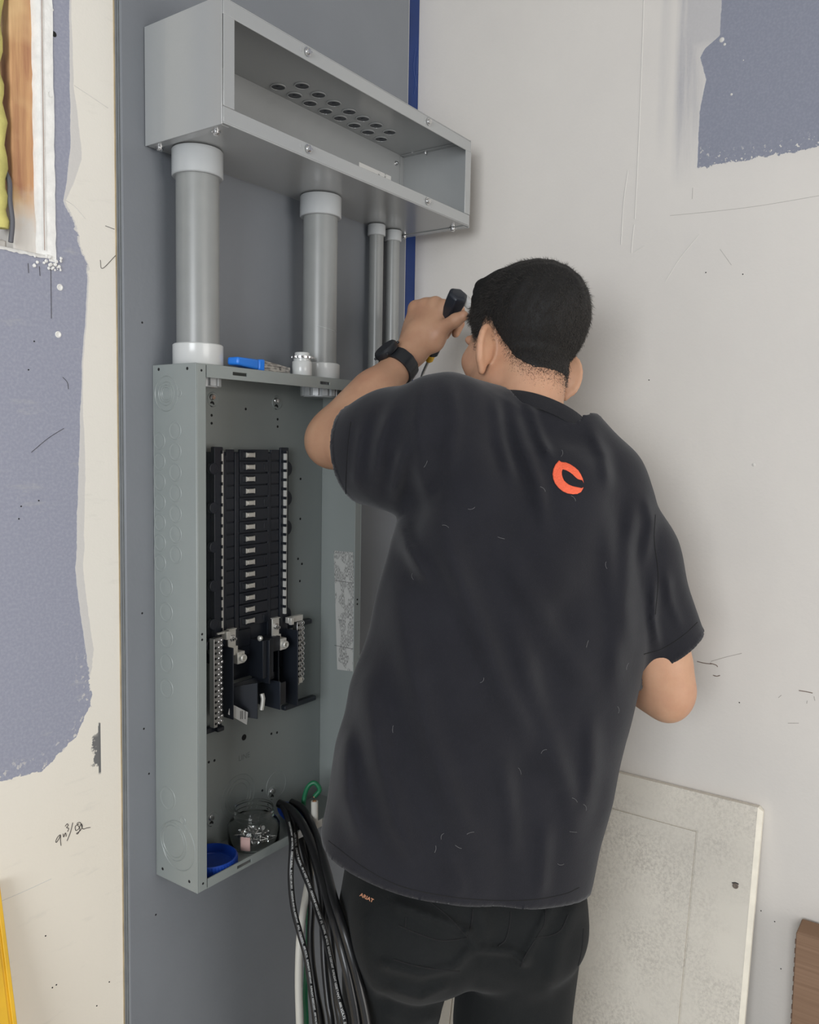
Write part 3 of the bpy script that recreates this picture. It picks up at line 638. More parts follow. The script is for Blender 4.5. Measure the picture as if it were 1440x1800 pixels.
# neutral bars with terminal screws
def nbar(x, y, z0, z1, n, label=None):
    b = MB(); b.box(x - .0085, x - .0012, y, y + .010, z0, z1); b.box(x - .0012, x + .0095, y + .001, y + .011, z0 + .004, z1)
    o = B(b, 'neutral_bar', M['alu'], bevel=.0006)
    for k in range(n):
        z = z1 - .006 - k * (z1 - z0 - .012) / (n - 1)
        for dx in (.0018, .0070):
            s = MB(); rr = .0027; s.lathe([(rr, 0), (rr, .0016), (rr * .6, .0026), (.0002, .0028)], (x + dx, y + .001 - (.0015 if (k * 7 + int(dx * 1000)) % 5 == 0 else 0), z + (.0022 if dx > .004 else 0)), (.15, -1, .05), n=10)
            B(s, 'terminal_screw', M['zinc'], smooth=True, parent=o)
        s = MB(); s.lathe([(.0022, 0), (.0021, .0002), (.0002, .0001)], (x - .0048, y, z), (0, -1, 0), n=10); B(s, 'terminal_hole', M['hole'], parent=o)
    return o
nbar(.0865, -.0400, 1.1035, 1.2420, 16); nbar(.2820, -.030, 1.124, 1.235, 12)
B(MB().box(.274, .284, -.034, -.028, 1.128, 1.138), 'bar_clip', M['tin'], bevel=.0006)
B(MB().box(.252, .288, -.030, -.022, 1.236, 1.246).box(.252, .259, -.036, -.030, 1.234, 1.246), 'bar_clip', M['tin'], bevel=.0006)
B(MB().box(.092, .118, -.034, -.030, 1.245, 1.248).box(.104, .112, -.040, -.030, 1.236, 1.249), 'bar_clip', M['tin'], bevel=.0006)
b = MB(); vs = [on_plane(px, py, 1, yy) for px, py, yy in ((405.5, 1236.6, -.044), (436, 1252, -.048), (434, 1274, -.048), (401.5, 1255.7, -.044))]
vs = [(p[0], p[1], p[2] + .0485) for p in vs]
b.add(vs + [(p[0], p[1] + .0009, p[2]) for p in vs], [(0, 1, 2, 3), (7, 6, 5, 4), (0, 4, 5, 1), (1, 5, 6, 2), (2, 6, 7, 3), (3, 7, 4, 0)])
B(b, 'small_label', mat('white_label', (.58, .57, .54), .5))
for px in (423, 426, 431):
    P2 = [on_plane(px, py, 1, -.0480) for py in (1250, 1264)]; B(MB().tube([(p[0], p[1], p[2] + .0485) for p in P2], .0004, 5), 'label_print', M['marker'])

# ================================================================ SMALL THINGS ON AND IN THE PANEL
cn = thing('conduit_connector', 'short pale plastic connector with a metal ring standing on the panel top', 'connector', (.2320, -.0750, Z0))
child(MB().lathe([(.0152, 0), (.0158, .001), (.0158, .0215), (.015, .0225), (.0135, .0228), (.0135, .027)], (.232, -.075, Z0), n=32), 'body', M['pvc_white'], cn, smooth=True)
b = MB(); b.lathe([(.0165, 0), (.0165, .0030), (.0130, .0034)], (.232, -.075, Z0 + .0272), n=32)
for k in range(8):
    a = k * PI / 4; c, s_ = math.cos(a) * .0172, math.sin(a) * .0172; b.box(.232 + c - .0018, .232 + c + .0018, -.075 + s_ - .0018, -.075 + s_ + .0018, Z0 + .0274, Z0 + .0302)
child(b, 'metal_ring', M['zinc'], cn, smooth=True)
child(MB().lathe([(.0118, 0), (.0118, .0055), (.0112, .0065), (.0095, .0065), (.0095, 0)], (.232, -.075, Z0 + .0300), n=32, cap=False), 'threaded_end', M['pvc_white'], cn, smooth=True)
# blue-ended bundle of striped strips
bp = thing('strip_bundle', 'bundle of grey striped strips with a bright blue end, lying on the panel', 'bundle', (.1500, -.078, Z0))
A_ = np.array([.0800, -.0818, Z0 + .0095]); Bv = np.array([.2130, -.0600, Z0 + .0055]); dv = (Bv - A_); L = np.linalg.norm(dv); dv /= L; sd = np.cross([0, 0, 1.], dv); sd /= np.linalg.norm(sd); ud = np.cross(dv, sd)
def slab(l0, l1, w0, w1, h0, h1, zof=0):
    vs = []
    for l, w, h in ((l0, w0, h0), (l1, w1, h1)):
        c = A_ + dv * l + ud * zof
        vs += [c - sd * w - ud * h, c + sd * w - ud * h, c + sd * w + ud * h, c - sd * w + ud * h]
    return vs, [(0, 1, 2, 3), (7, 6, 5, 4), (0, 4, 5, 1), (1, 5, 6, 2), (2, 6, 7, 3), (3, 7, 4, 0)]
b = MB(); b.add(*slab(.056, .128, .011, .011, .0078, .0052)); child(b, 'striped_strips', M['stripes'], bp, bevel=.0006)
b = MB(); b.add(*slab(-.004, .045, .010, .011, .0056, .0078)); b.add(*slab(.045, .058, .011, .0135, .0078, .0098)); child(b, 'blue_end', M['bluecap'], bp, bevel=.003, seg=3)
v, f = text_geo('52', .0062, .0002)
if len(v):
    c0 = A_ + dv * .097 - sd * .0112; child(MB().add([tuple(c0 + dv * p[0] + ud * (p[1] - .002)) for p in v], f), 'number_print', M['marker'], bp)
# clear jar with screws
JX, JY, JZ = .1545, -.0480, zb + .0024
jar = thing('plastic_jar', 'clear plastic jar of loose screws standing in the panel bottom', 'jar', (JX, JY, JZ))
b = MB(); R0 = .0415
prof = [(.0005, .0008), (R0 - .006, .0008), (R0 - .001, .004), (R0, .010), (R0, .038), (R0 - .004, .045), (.0315, .050), (.0310, .053), (.0330, .0545), (.0330, .0565), (.0310, .058), (.0310, .061), (.0330, .0625), (.0330, .0645), (.0312, .066), (.0312, .0705), (.0300, .0705), (.0298, .052), (R0 - .0055, .044), (R0 - .0014, .037), (R0 - .0014, .010), (R0 - .007, .0024), (.0005, .0022)]
prof = [(r_, z_ * .88) for r_, z_ in prof]
child(b.lathe(prof, (JX, JY, JZ), n=48, cap=False), 'jar_body', M['clear'], jar, smooth=True, angle=80)
def arc_label(a0, a1, z0, z1, r, name, m_):
    vs = []; fs = []; n = 10
    for i in range(n + 1):
        a = a0 + (a1 - a0) * i / n
        for z in (z0, z1): vs.append((JX + r * math.cos(a), JY + r * math.sin(a), JZ + z))
    for i in range(n): fs.append((2 * i, 2 * i + 2, 2 * i + 3, 2 * i + 1))
    o = child(MB().add(vs, fs), name, m_, jar, smooth=True); md = o.modifiers.new('t', 'SOLIDIFY'); md.thickness = .0003; return o
arc_label(math.radians(196), math.radians(218), .008, .030, R0 + .0004, 'jar_label', M['paper'])
sp = MB(); sp.lathe([(.0034, 0), (.0034, .0012), (.0022, .0020), (.0013, .0020), (.0013, .012), (.0003, .014)], n=8)
sproto = None
for k in range(46):
    a = rnd.uniform(0, 2 * PI); rr = math.sqrt(rnd.uniform(0, 1)) * .026
    loc = (JX + rr * math.cos(a), JY + rr * math.sin(a), JZ + .0065 + rnd.uniform(0, 1) * (.020 - rr * .3))
    if sproto is None:
        sproto = sp.build('wood_screw', M['zinc'], smooth=True); o = sproto
        tag(o, 'small zinc screw lying loose in the clear jar', 'screw', 'loose screws in the jar')
    else:
        o = sproto.copy(); COL.objects.link(o)
    o.location = loc; o.rotation_euler = (rnd.uniform(0.9, 2.2), rnd.uniform(0, 6), rnd.uniform(0, 6))
def lid(name, label, x, y, z, r, h, tilt):
    t = thing(name, label, 'lid', (x, y, z)); t.rotation_euler = tilt
    b = MB(); pr = [(.0005, 0), (r - .002, 0), (r, .002), (r, h - .001), (r - .001, h), (r - .0025, h), (r - .0025, .004), (r - .012, .0035), (r - .014, .0025), (.0005, .0025)]
    b.lathe(pr, n=56, cap=False)
    for k in range(56):
        a = 2 * PI * k / 56; b.box(r * math.cos(a) - .0006, r * math.cos(a) + .0006, r * math.sin(a) - .0006, r * math.sin(a) + .0006, .002, h - .002)
    b.build('lid_shell', M['blue'], t, smooth=True)
    MB().lathe([(r - .008, .0033), (r - .0085, .0046), (r - .0095, .0033)], n=48, cap=False).build('sealing_ring', M['blue'], t, smooth=True)
    return t
lid('jar_lid', 'large blue screw lid lying upturned in the panel bottom, left of the jar', .0640, -.0480, zb + .0030, .0400, .0165, (0, 0, 0))
lid('jar_lid', 'small dark blue lid behind the cut cable ends, right of the jar', .2480, -.0360, zb + .0120, .0230, .0120, (.45, .35, 0))
b = MB(); b.box(.1975, .2700, -PD - .0006, -PD - .0001, zb + .0015, zb + .0145)
child(b, 'lip_sticker', M['sticker2'], P)

# ================================================================ CABLES
def cable(label, pts, r, m_, group=None, text=None, tsize=.0052, start=0.02, side=0.0, cat='cable'):
    P_ = [at(*p) for p in pts]; e_ = P_[-1].copy(); e_[2] = .06; f_ = e_ + np.array([-.03, -.02, -.048]); h_ = f_ + np.array([-.10, -.04 + .03 * rnd.uniform(-1, 1), -.0045 * 0]); f_[2] = h_[2] = r + .001; P_ = spline(P_ + [e_, f_, h_], 8); t = thing('power_cable', label, cat, tuple(P_[-1]), group)
    child(MB().tube(P_, r, 14), 'insulation', m_, t, smooth=True)
    # bare cut end
    e = P_[0] - P_[1]; e /= np.linalg.norm(e); child(MB().lathe([(r * .55, 0), (r * .55, .0015), (.0002, .0016)], tuple(P_[0]), tuple(e), n=12), 'conductor', mat('copper', (.6, .28, .14), .35, 1) if 'copper' not in bpy.data.materials else bpy.data.materials['copper'], t)
    if text:
        A = np.array(P_); seg = np.linalg.norm(np.diff(A, axis=0), axis=1); S_ = np.concatenate([[0], np.cumsum(seg)])
        v, f = text_geo(text, tsize, .00012); vs = []
        for p in v:
            s = start + p[0]; s = min(s, S_[-1] - 1e-4); i = int(np.searchsorted(S_, s) - 1); i = max(0, min(i, len(seg) - 1)); q = A[i] + (A[i + 1] - A[i]) * (s - S_[i]) / seg[i]
            # smooth tangent
            j0, j1 = max(0, i - 1), min(len(A) - 1, i + 2); tn = A[j1] - A[j0]; tn /= np.linalg.norm(tn)
            vw = CAM - q; vw -= tn * (vw @ tn); vw /= np.linalg.norm(vw); lt = np.cross(vw, tn); lt /= np.linalg.norm(lt)
            an = side + (p[1] - tsize * .35) / r
            vs.append(q + (vw * math.cos(an) + lt * math.sin(an)) * (r + .0002))
        child(MB().add(vs, f), 'cable_print', M['print'], t)
    return t
TXT = 'SUNLIGHT RESISTANT   600 VOLTS   DIRECT BURIAL   90 C WET OR DRY   GASOLINE AND OIL RESISTANT   (UL)   COLONIAL   600 VOLTS   SUNLIGHT RESISTANT'
cable('black cable with white print hanging furthest left, over the white cable', [(496, 1415, 1.43), (506, 1440, 1.40), (513, 1480, 1.35), (511, 1542, 1.33), (516, 1596, 1.31), (527, 1640, 1.29), (539, 1684, 1.28), (548, 1747, 1.27), (555, 1800, 1.26), (560, 1900, 1.25), (560, 2200, 1.25)], .0048, M['cable'], 'black cables hanging out of the panel', TXT + '   ' + TXT, .0034, .05, .2)
cable('black cable with bold white print crossing the middle of the bundle', [(505, 1420, 1.43), (516, 1445, 1.40), (522, 1500, 1.36), (533, 1530, 1.345), (545, 1560, 1.33), (558, 1600, 1.31), (571, 1640, 1.26), (582, 1690, 1.205), (591, 1735, 1.165), (598, 1765, 1.150), (606, 1800, 1.142), (614, 1900, 1.13), (616, 2200, 1.12)], .0052, M['cable'], 'black cables hanging out of the panel', TXT[20:] + '  ' + TXT, .0041, .06, .1)
cable('thick black cable over the lip with its cut end showing above the jar', [(490, 1412, 1.435), (512, 1424, 1.42), (532, 1450, 1.38), (554, 1500, 1.33), (568, 1545, 1.27), (580, 1590, 1.20), (594, 1640, 1.155), (607, 1690, 1.137), (618, 1740, 1.130), (628, 1800, 1.125), (636, 1900, 1.115), (636, 2200, 1.11)], .0072, M['cable'], 'black cables hanging out of the panel')
cable('thick black cable furthest right, running along the trouser leg', [(512, 1410, 1.45), (534, 1424, 1.43), (556, 1470, 1.37), (574, 1528, 1.28), (586, 1575, 1.195), (601, 1622, 1.148), (617, 1675, 1.132), (632, 1735, 1.126), (645, 1800, 1.120), (655, 1900, 1.11), (655, 2200, 1.10)], .0064, M['cable'], 'black cables hanging out of the panel')
for lab, pts, r in [('dull black cable hanging just right of the green cable, with faint print', [(500, 1424, 1.45), (520, 1446, 1.43), (541, 1520, 1.38), (548, 1580, 1.36), (546, 1640, 1.34), (548, 1690, 1.32), (556, 1745, 1.30), (566, 1800, 1.29), (575, 1900, 1.28), (575, 2200, 1.27)], .0058),
                    ('black cable hanging between the two printed cables in the bundle', [(510, 1430, 1.46), (530, 1450, 1.44), (552, 1510, 1.38), (566, 1575, 1.34), (568, 1640, 1.31), (571, 1700, 1.29), (577, 1760, 1.27), (583, 1800, 1.26), (590, 1900, 1.25), (590, 2200, 1.24)], .0056),
                    ('black cable just under the bold printed cable, deep in the bundle', [(520, 1430, 1.47), (540, 1452, 1.44), (562, 1515, 1.38), (576, 1580, 1.33), (581, 1640, 1.30), (586, 1700, 1.28), (593, 1760, 1.26), (600, 1810, 1.25), (604, 1900, 1.24), (604, 2200, 1.23)], .0056)]:
    cable(lab, pts, r, M['cable'], 'black cables hanging out of the panel')
cable('dirty white cable hanging in front of the grey board', [(553, 1408, 1.42), (553, 1440, 1.42), (551, 1480, 1.41), (548, 1520, 1.39), (541, 1558, 1.37), (533, 1605, 1.35), (527, 1655, 1.33), (525, 1725, 1.32), (527, 1800, 1.31), (530, 1900, 1.30), (530, 2200, 1.30)], .0060, M['cable_white'])
cable('green cable looping at the top and hanging beside the white one', [(553, 1400, 1.46), (562, 1388, 1.46), (553, 1376, 1.46), (541, 1384, 1.46), (534, 1410, 1.46), (536, 1450, 1.45), (538, 1515, 1.41), (541, 1580, 1.385), (542, 1640, 1.365), (539, 1700, 1.35), (537, 1750, 1.34), (539, 1800, 1.33), (540, 1900, 1.32), (540, 2200, 1.32)], .0040, M['cable_green'])

# ================================================================ LEANING PANEL, CARDBOARD, YELLOW STRIP
def frame_box(o3, ex, ey, ez):
    return lambda u, v, w: tuple(np.array(o3) + np.array(ex) * u + np.array(ey) * v + np.array(ez) * w)
# door panel leaning on the right wall: local u along the wall, v up the panel, w out of the wall
topz = .9090; ycr = -.706; lean = .17; Hh = topz / math.cos(lean)
ct, st = math.cos(lean), math.sin(lean)
dp = thing('door_panel', 'dirty off-white flat panel with a routed rectangle, leaning on the right wall', 'panel', (XC - .15, -.35, 0))
dp.rotation_euler = (0, 0, 0)
org = np.array([XC - .0008 - topz * math.tan(lean), ycr, 0.0]); eu = np.array([0, 1., 0]); ev = np.array([st, 0, ct]); ew = np.array([-ct, 0, st])
Wd = .62; th = .018; g0, g1 = .093, .0640   # groove inset from edge and top
to3 = lambda u, v, w: tuple(org + eu * u + ev * v + ew * w)
b = MB(); gw = .0016; gdp = .003; HH = Hh - .004
us = [0, g0 - gw, g0 + gw, Wd - g0 - gw, Wd - g0 + gw, Wd]; vs_ = [0, .10 - gw, .10 + gw, HH - g1 - gw, HH - g1 + gw, HH]
for i in range(5):
    for j in range(5):
        gr = (i in (1, 3) and 1 <= j <= 3) or (j in (1, 3) and 1 <= i <= 3); w1 = th - (gdp if gr else 0)
        vv = [to3(u, v, w) for w in (0, w1) for u, v in ((us[i], vs_[j]), (us[i + 1], vs_[j]), (us[i + 1], vs_[j + 1]), (us[i], vs_[j + 1]))]
        b.add(vv, [(4, 5, 6, 7), (0, 3, 2, 1)] + ([(0, 1, 5, 4)] if j == 0 or gr else []) + ([(2, 3, 7, 6)] if j == 4 or gr else []) + ([(1, 2, 6, 5)] if i == 4 or gr else []) + ([(3, 0, 4, 7)] if i == 0 or gr else []))
        # walls of the groove
        for (di, dj, e) in ((1, 0, (1, 2)), (-1, 0, (3, 0)), (0, 1, (2, 3)), (0, -1, (0, 1))):
            ii, jj = i + di, j + dj
            if 0 <= ii < 5 and 0 <= jj < 5:
                g2 = (ii in (1, 3) and 1 <= jj <= 3) or (jj in (1, 3) and 1 <= ii <= 3)
                if g2 and not gr:
                    c4 = [(us[i], vs_[j]), (us[i + 1], vs_[j]), (us[i + 1], vs_[j + 1]), (us[i], vs_[j + 1])]; p, q = c4[e[0]], c4[e[1]]
                    b.add([to3(*p, th), to3(*q, th), to3(*q, th - gdp), to3(*p, th - gdp)], [(0, 1, 2, 3)])
o = child(b, 'panel_face', M['dirty'], dp)
# pale chamfered right edge
b = MB(); b.add([to3(0, 0, 0), to3(-.0075, 0, .004), to3(-.0075, 0, th - .006), to3(0, 0, th + .0002), to3(0, HH, 0), to3(-.0075, HH - .006, .004), to3(-.0075, HH - .006, th - .006), to3(0, HH, th + .0002)], [(0, 1, 5, 4), (1, 2, 6, 5), (2, 3, 7, 6), (0, 3, 2, 1), (4, 5, 6, 7), (0, 4, 7, 3)])
child(b, 'edge_strip', mat('cream_edge', (.74, .70, .60), .5, mottle=.06, mscale=60), dp)
hp = None
v_ = CF + (1293 - 720) / FL * CR - (1557 - 900) / FL * CU; tt = ((org + ew * th) - CAM) @ ew / (v_ @ ew); hp = CAM + tt * v_
a = MB().lathe([(.0052, -.001), (.0048, .0006), (.0030, .0008), (.0026, .0003), (.0002, .0003)], tuple(hp), tuple(ew), n=14); child(a, 'screw_head', mat('rusty_screw', (.22, .18, .15), .6, .5, bump=1, bscale=300), dp, smooth=True)
a = MB().tube(spline([hp + ev * .004 - eu * .005 + ew * .0003, hp + ew * .0004 + ev * .005, hp + ev * .003 + eu * .0055 + ew * .0003], 5), .0009, 6); child(a, 'chipped_paint', M['marker'], dp)
# cardboard
cb = thing('cardboard_box', 'brown cardboard sheet with a green stain at the bottom right corner', 'cardboard', (XC - .05, -.9, 0))
cz = .7385; y0_, y1_ = -.7790, -1.30
b = MB(); b.box(XC - .052, XC - .047, y1_, y0_, 0, cz - .003); b.box(XC - .013, XC - .008, y1_, y0_ + .0, 0, cz - .002); b.box(XC - .050, XC - .010, y0_ - .004, y0_, 0, cz - .004)
b.box(XC - .052, XC - .008, y1_, y0_ - .001, cz - .005, cz)
child(b, 'box_wall', M['cardboard'], cb, bevel=.0015)
b = MB()
for k in range(46): b.box(XC - .0535, XC - .0515, y0_ - .0012, y0_ + .0006, .02 + k * .0155, .0275 + k * .0155)
child(b, 'perforated_edge', mat('dark_card', (.13, .08, .055), .9), cb)
# yellow strip at bottom left: leans against the wall
ys = thing('spirit_level', 'bright yellow ridged level leaning at the bottom left corner', 'level', (-.2200, 0, 0))
pA = on_plane(-6, 1590, 1, YW - .004); pB = on_plane(22, 1815, 1, YW - .03)
dr = pB - pA; dr /= np.linalg.norm(dr); q0 = pA - dr * .03; q1 = pA + dr * (pA[2] + .0) / abs(dr[2])
sx = np.cross(dr, [0, 1., 0]); sx /= np.linalg.norm(sx); sx = sx if sx[0] > 0 else -sx; sy = np.cross(sx, dr); sy = sy if sy[1] < 0 else -sy
b = MB()
for (u0, u1, w0, w1) in [(-.060, 0, 0, .014), (-.0065, -.0010, .014, .017), (-.056, -.0100, .014, .0155), (-.060, -.056, .014, .017)]:
    vv = [tuple(q + sx * u + sy * w) for q in (q0, q1) for u, w in ((u0, w0), (u1, w0), (u1, w1), (u0, w1))]
    b.add(vv, [(0, 3, 2, 1), (4, 5, 6, 7), (0, 1, 5, 4), (1, 2, 6, 5), (2, 3, 7, 6), (3, 0, 4, 7)])
child(b, 'level_body', M['yellow'], ys, bevel=.0008)
# ================================================================ PERSON
# organic shapes are grown from smooth-blended limbs and polygonised on a fine grid
def nrm(v): v = np.array(v, float); return v / np.linalg.norm(v)
class Field:
    def __init__(s): s.p = []; s.post = []
    def cap(s, a, b, ra, rb=None, k=.02, sub=False):
        a = np.array(a, float); b = np.array(b, float); rb = ra if rb is None else rb
        s.p.append(('c', (a, b, ra, rb), k, sub, (a + b) / 2, np.linalg.norm(b - a) / 2 + max(ra, rb))); return s
    def ell(s, c, r, R=None, k=.02, sub=False):
        c = np.array(c, float); r = np.array(r, float); R = np.eye(3) if R is None else np.array(R)
        s.p.append(('e', (c, r, R), k, sub, c, r.max())); return s
    def fn(s, f, c, rad, k=.02, sub=False): s.p.append(('f', f, k, sub, np.array(c, float), rad)); return s
    def ev(s, P, cen, rad):
        d = np.full(len(P), .08)
        for kind, a, k, sub, c, br in s.p:
            if np.linalg.norm(c - cen) - br - rad > .05: continue
            if kind == 'c':
                p, q, ra, rb = a; ab = q - p; t = np.clip((P - p) @ ab / max(ab @ ab, 1e-12), 0, 1)
                e = np.linalg.norm(P - p - t[:, None] * ab, axis=1) - (ra + (rb - ra) * t)
            elif kind == 'e':
                cc, r, R = a; l = (P - cc) @ R; k0 = np.linalg.norm(l / r, axis=1); k1 = np.linalg.norm(l / r ** 2, axis=1) + 1e-9; e = k0 * (k0 - 1) / k1
            else: e = a(P)
            if sub:
                h = np.clip(.5 - .5 * (d + e) / k, 0, 1); d = d + (-e - d) * h + k * h * (1 - h)
            else:
                h = np.clip(.5 + .5 * (e - d) / k, 0, 1); d = e + (d - e) * h - k * h * (1 - h)
        for f in s.post: d = f(P, d)
        return d
def polygonise(F, lo, hi, h):
    lo = np.array(lo); n = np.ceil((np.array(hi) - lo) / h).astype(int) + 1; BS = 20
    V = np.full(n, .05, np.float32); R = h * BS * math.sqrt(3) / 2
    for i in range(0, n[0], BS):
        for j in range(0, n[1], BS):
            for k in range(0, n[2], BS):
                e = np.minimum([i + BS, j + BS, k + BS], n); s0 = np.array([i, j, k]); c = lo + (s0 + e) / 2 * h
                dc = float(F.ev(c[None, :], c, 0.0 if False else R)[0])
                if abs(dc) > R * 1.5 + .012: V[i:e[0], j:e[1], k:e[2]] = math.copysign(.05, dc); continue
                gx, gy, gz = np.meshgrid(*[lo[a] + np.arange(s0[a], e[a]) * h for a in range(3)], indexing='ij')
                P = np.stack([gx.ravel(), gy.ravel(), gz.ravel()], 1)
                V[i:e[0], j:e[1], k:e[2]] = F.ev(P, c, R).reshape(gx.shape)
    ins = V < 0; c8 = ins[:-1, :-1, :-1].astype(np.uint8)
    tot = sum(ins[a:n[0] - 1 + a, b:n[1] - 1 + b, c:n[2] - 1 + c].astype(np.uint8) for a in (0, 1) for b in (0, 1) for c in (0, 1))
    act = (tot > 0) & (tot < 8); I = np.argwhere(act); idx = -np.ones(act.shape, np.int64); idx[act] = np.arange(len(I))
    acc = np.zeros((len(I), 3)); cnt = np.zeros(len(I)); cor = [(a, b, c) for a in (0, 1) for b in (0, 1) for c in (0, 1)]
    for p in cor:
        for ax in range(3):
            if p[ax]: continue
            q = list(p); q[ax] = 1
            v0 = V[I[:, 0] + p[0], I[:, 1] + p[1], I[:, 2] + p[2]]; v1 = V[I[:, 0] + q[0], I[:, 1] + q[1], I[:, 2] + q[2]]
            m = (v0 < 0) != (v1 < 0); t = np.where(m, v0 / np.where(m, v0 - v1, 1), 0); pt = np.array(p, float)[None, :].repeat(len(I), 0); pt[:, ax] += t
            acc[m] += pt[m]; cnt[m] += 1
    vert = lo + (I + acc / cnt[:, None]) * h; faces = []
    for ax in range(3):
        a1, a2 = (ax + 1) % 3, (ax + 2) % 3; sl0 = [slice(1, -1)] * 3; sl1 = [slice(1, -1)] * 3; sl0[ax] = slice(0, -1); sl1[ax] = slice(1, None)
        A = ins[tuple(sl0)]; Bm = ins[tuple(sl1)]; E = np.argwhere(A != Bm); s_ = A[A != Bm]
        base = E.copy(); base[:, a1] += 1; base[:, a2] += 1
        def g(o1, o2): q = base.copy(); q[:, a1] += o1; q[:, a2] += o2; return idx[q[:, 0], q[:, 1], q[:, 2]]
        q4 = np.stack([g(-1, -1), g(0, -1), g(0, 0), g(-1, 0)], 1); q4[~s_] = q4[~s_][:, ::-1]; faces.append(q4)
    Fc = np.concatenate(faces); Fc = Fc[(Fc >= 0).all(1)]; return vert, Fc
def relax(v, f, it=2, lam=.5):
    e = np.concatenate([f[:, [0, 1]], f[:, [1, 2]], f[:, [2, 3]], f[:, [3, 0]]]); e = np.concatenate([e, e[:, ::-1]])
    for _ in range(it):
        s = np.zeros_like(v); c = np.bincount(e[:, 0], minlength=len(v)).astype(float)
        for a in range(3): s[:, a] = np.bincount(e[:, 0], weights=v[e[:, 1], a], minlength=len(v))
        v = v + lam * (s / np.maximum(c, 1)[:, None] - v)
    return v
def grow(F, lo, hi, h, name, m_, parent, it=2, snap=()):
    v, f = polygonise(F, lo, hi, h); v = relax(v, f, it)
    for c, n_, rad in snap:          # straighten cut edges
        for rep_ in range(3):
            dd = (v - c) @ n_; m = (np.abs(dd) < h * 1.3) & (np.linalg.norm(v - c, axis=1) < rad); v[m] -= dd[m][:, None] * n_
            if rep_ < 2: w = relax(v, f, 1, .5); m2 = (np.abs(dd) < h * 3) & (np.linalg.norm(v - c, axis=1) < rad); v[m2] = w[m2]
    off = np.array(parent.location)
    me = bpy.data.meshes.new(name); me.vertices.add(len(v)); me.vertices.foreach_set('co', (v - off).astype(np.float32).ravel())
    me.loops.add(len(f) * 4); me.loops.foreach_set('vertex_index', f.ravel().astype(np.int32)); me.polygons.add(len(f))
    me.polygons.foreach_set('loop_start', np.arange(0, len(f) * 4, 4, dtype=np.int32)); me.update(calc_edges=True); me.validate()
    me.polygons.foreach_set('use_smooth', np.ones(len(me.polygons), bool)); me.update()
    o = link(name, me, m_, parent); o['_']=1; del o['_']
    return o, v, f
FH = nrm([CF[0], CF[1], 0]); RH = nrm([CR[0], CR[1], 0]); UP = np.array([0, 0, 1.])
def rot(v, ax, a):
    ax = nrm(ax); v = np.array(v, float); return v * math.cos(a) + np.cross(ax, v) * math.sin(a) + ax * (ax @ v) * (1 - math.cos(a))
pz = at(815, 1640, 1.22)
person = thing('person', 'person seen from behind in black T-shirt and trousers, left arm raised by the panel', 'person', (float(pz[0]), float(pz[1]), 0))

# ---------------- head frame
yaw, pitch, roll = math.radians(31), math.radians(-20), math.radians(13)
hF = rot(FH, UP, yaw); hR = rot(RH, UP, yaw); hU = UP.copy()
hF, hU = rot(hF, hR, pitch), rot(hU, hR, pitch)          # bent forward
hR, hU = rot(hR, FH, roll), rot(hU, FH, roll); hF = rot(hF, FH, roll)   # leaning to the right
HR = np.stack([hR, hF, hU], 1); HC = at(923, 605, 1.25)
def H(x, y, z): return HC + HR @ np.array([x, y, z])
F = Field()
# trunk and neck (under the shirt), legs are inside the trousers
C7 = at(918, 756, 1.205)
F.cap(at(925, 900, 1.21), at(860, 1420, 1.22), .085, .095, k=.03); F.cap(at(860, 1400, 1.22), at(820, 1600, 1.22), .10, .10, k=.03)
F.cap(at(835, 830, 1.15), at(1050, 920, 1.23), .040, .040, k=.03)
F.cap(C7, H(-.004, -.022, -.050), .054, .050, k=.02)
F.cap(C7 + FH * .02, H(0, .01, -.09), .05, .045, k=.02)
# skull and face
F.ell(H(0, -.012, .028), (.0720, .0890, .0800), HR, k=.01)
F.ell(H(0, .030, -.022), (.062, .064, .078), HR, k=.03)
F.ell(H(0, .048, -.066), (.045, .048, .042), HR, k=.03)
F.ell(H(0, .080, -.090), (.020, .016, .016), HR, k=.02)          # chin
for s in (-1, 1):
    F.ell(H(s * .044, .062, -.020), (.020, .020, .018), HR, k=.02)   # cheek bone
    F.ell(H(s * .052, .020, -.068), (.016, .030, .022), HR, k=.02)   # jaw angle
    F.cap(H(s * .012, .090, .022), H(s * .046, .078, .020), .008, .006, k=.012)   # brow
    F.ell(H(s * .032, .097, .004), (.018, .012, .011), HR, k=.010, sub=True)       # eye socket
    F.ell(H(s * .032, .082, .003), (.0125, .0125, .0115), HR, k=.003)
    F.cap(H(s * .020, .0925, .0055), H(s * .043, .088, .0055), .0022, .0018, k=.003)   # upper lid
    F.ell(H(s * .010, .103, -.036), (.008, .009, .007), HR, k=.005)
F.cap(H(0, .092, .012), H(0, .109, -.030), .0065, .0095, k=.010)
F.cap(H(-.018, .093, -.057), H(.018, .093, -.057), .0055, .0055, k=.006); F.cap(H(-.014, .093, -.066), H(.014, .093, -.066), .006, .006, k=.005)
F.cap(H(-.020, .101, -.0615), H(.020, .101, -.0615), .0016, .0016, k=.004, sub=True)
NE = len(F.p)
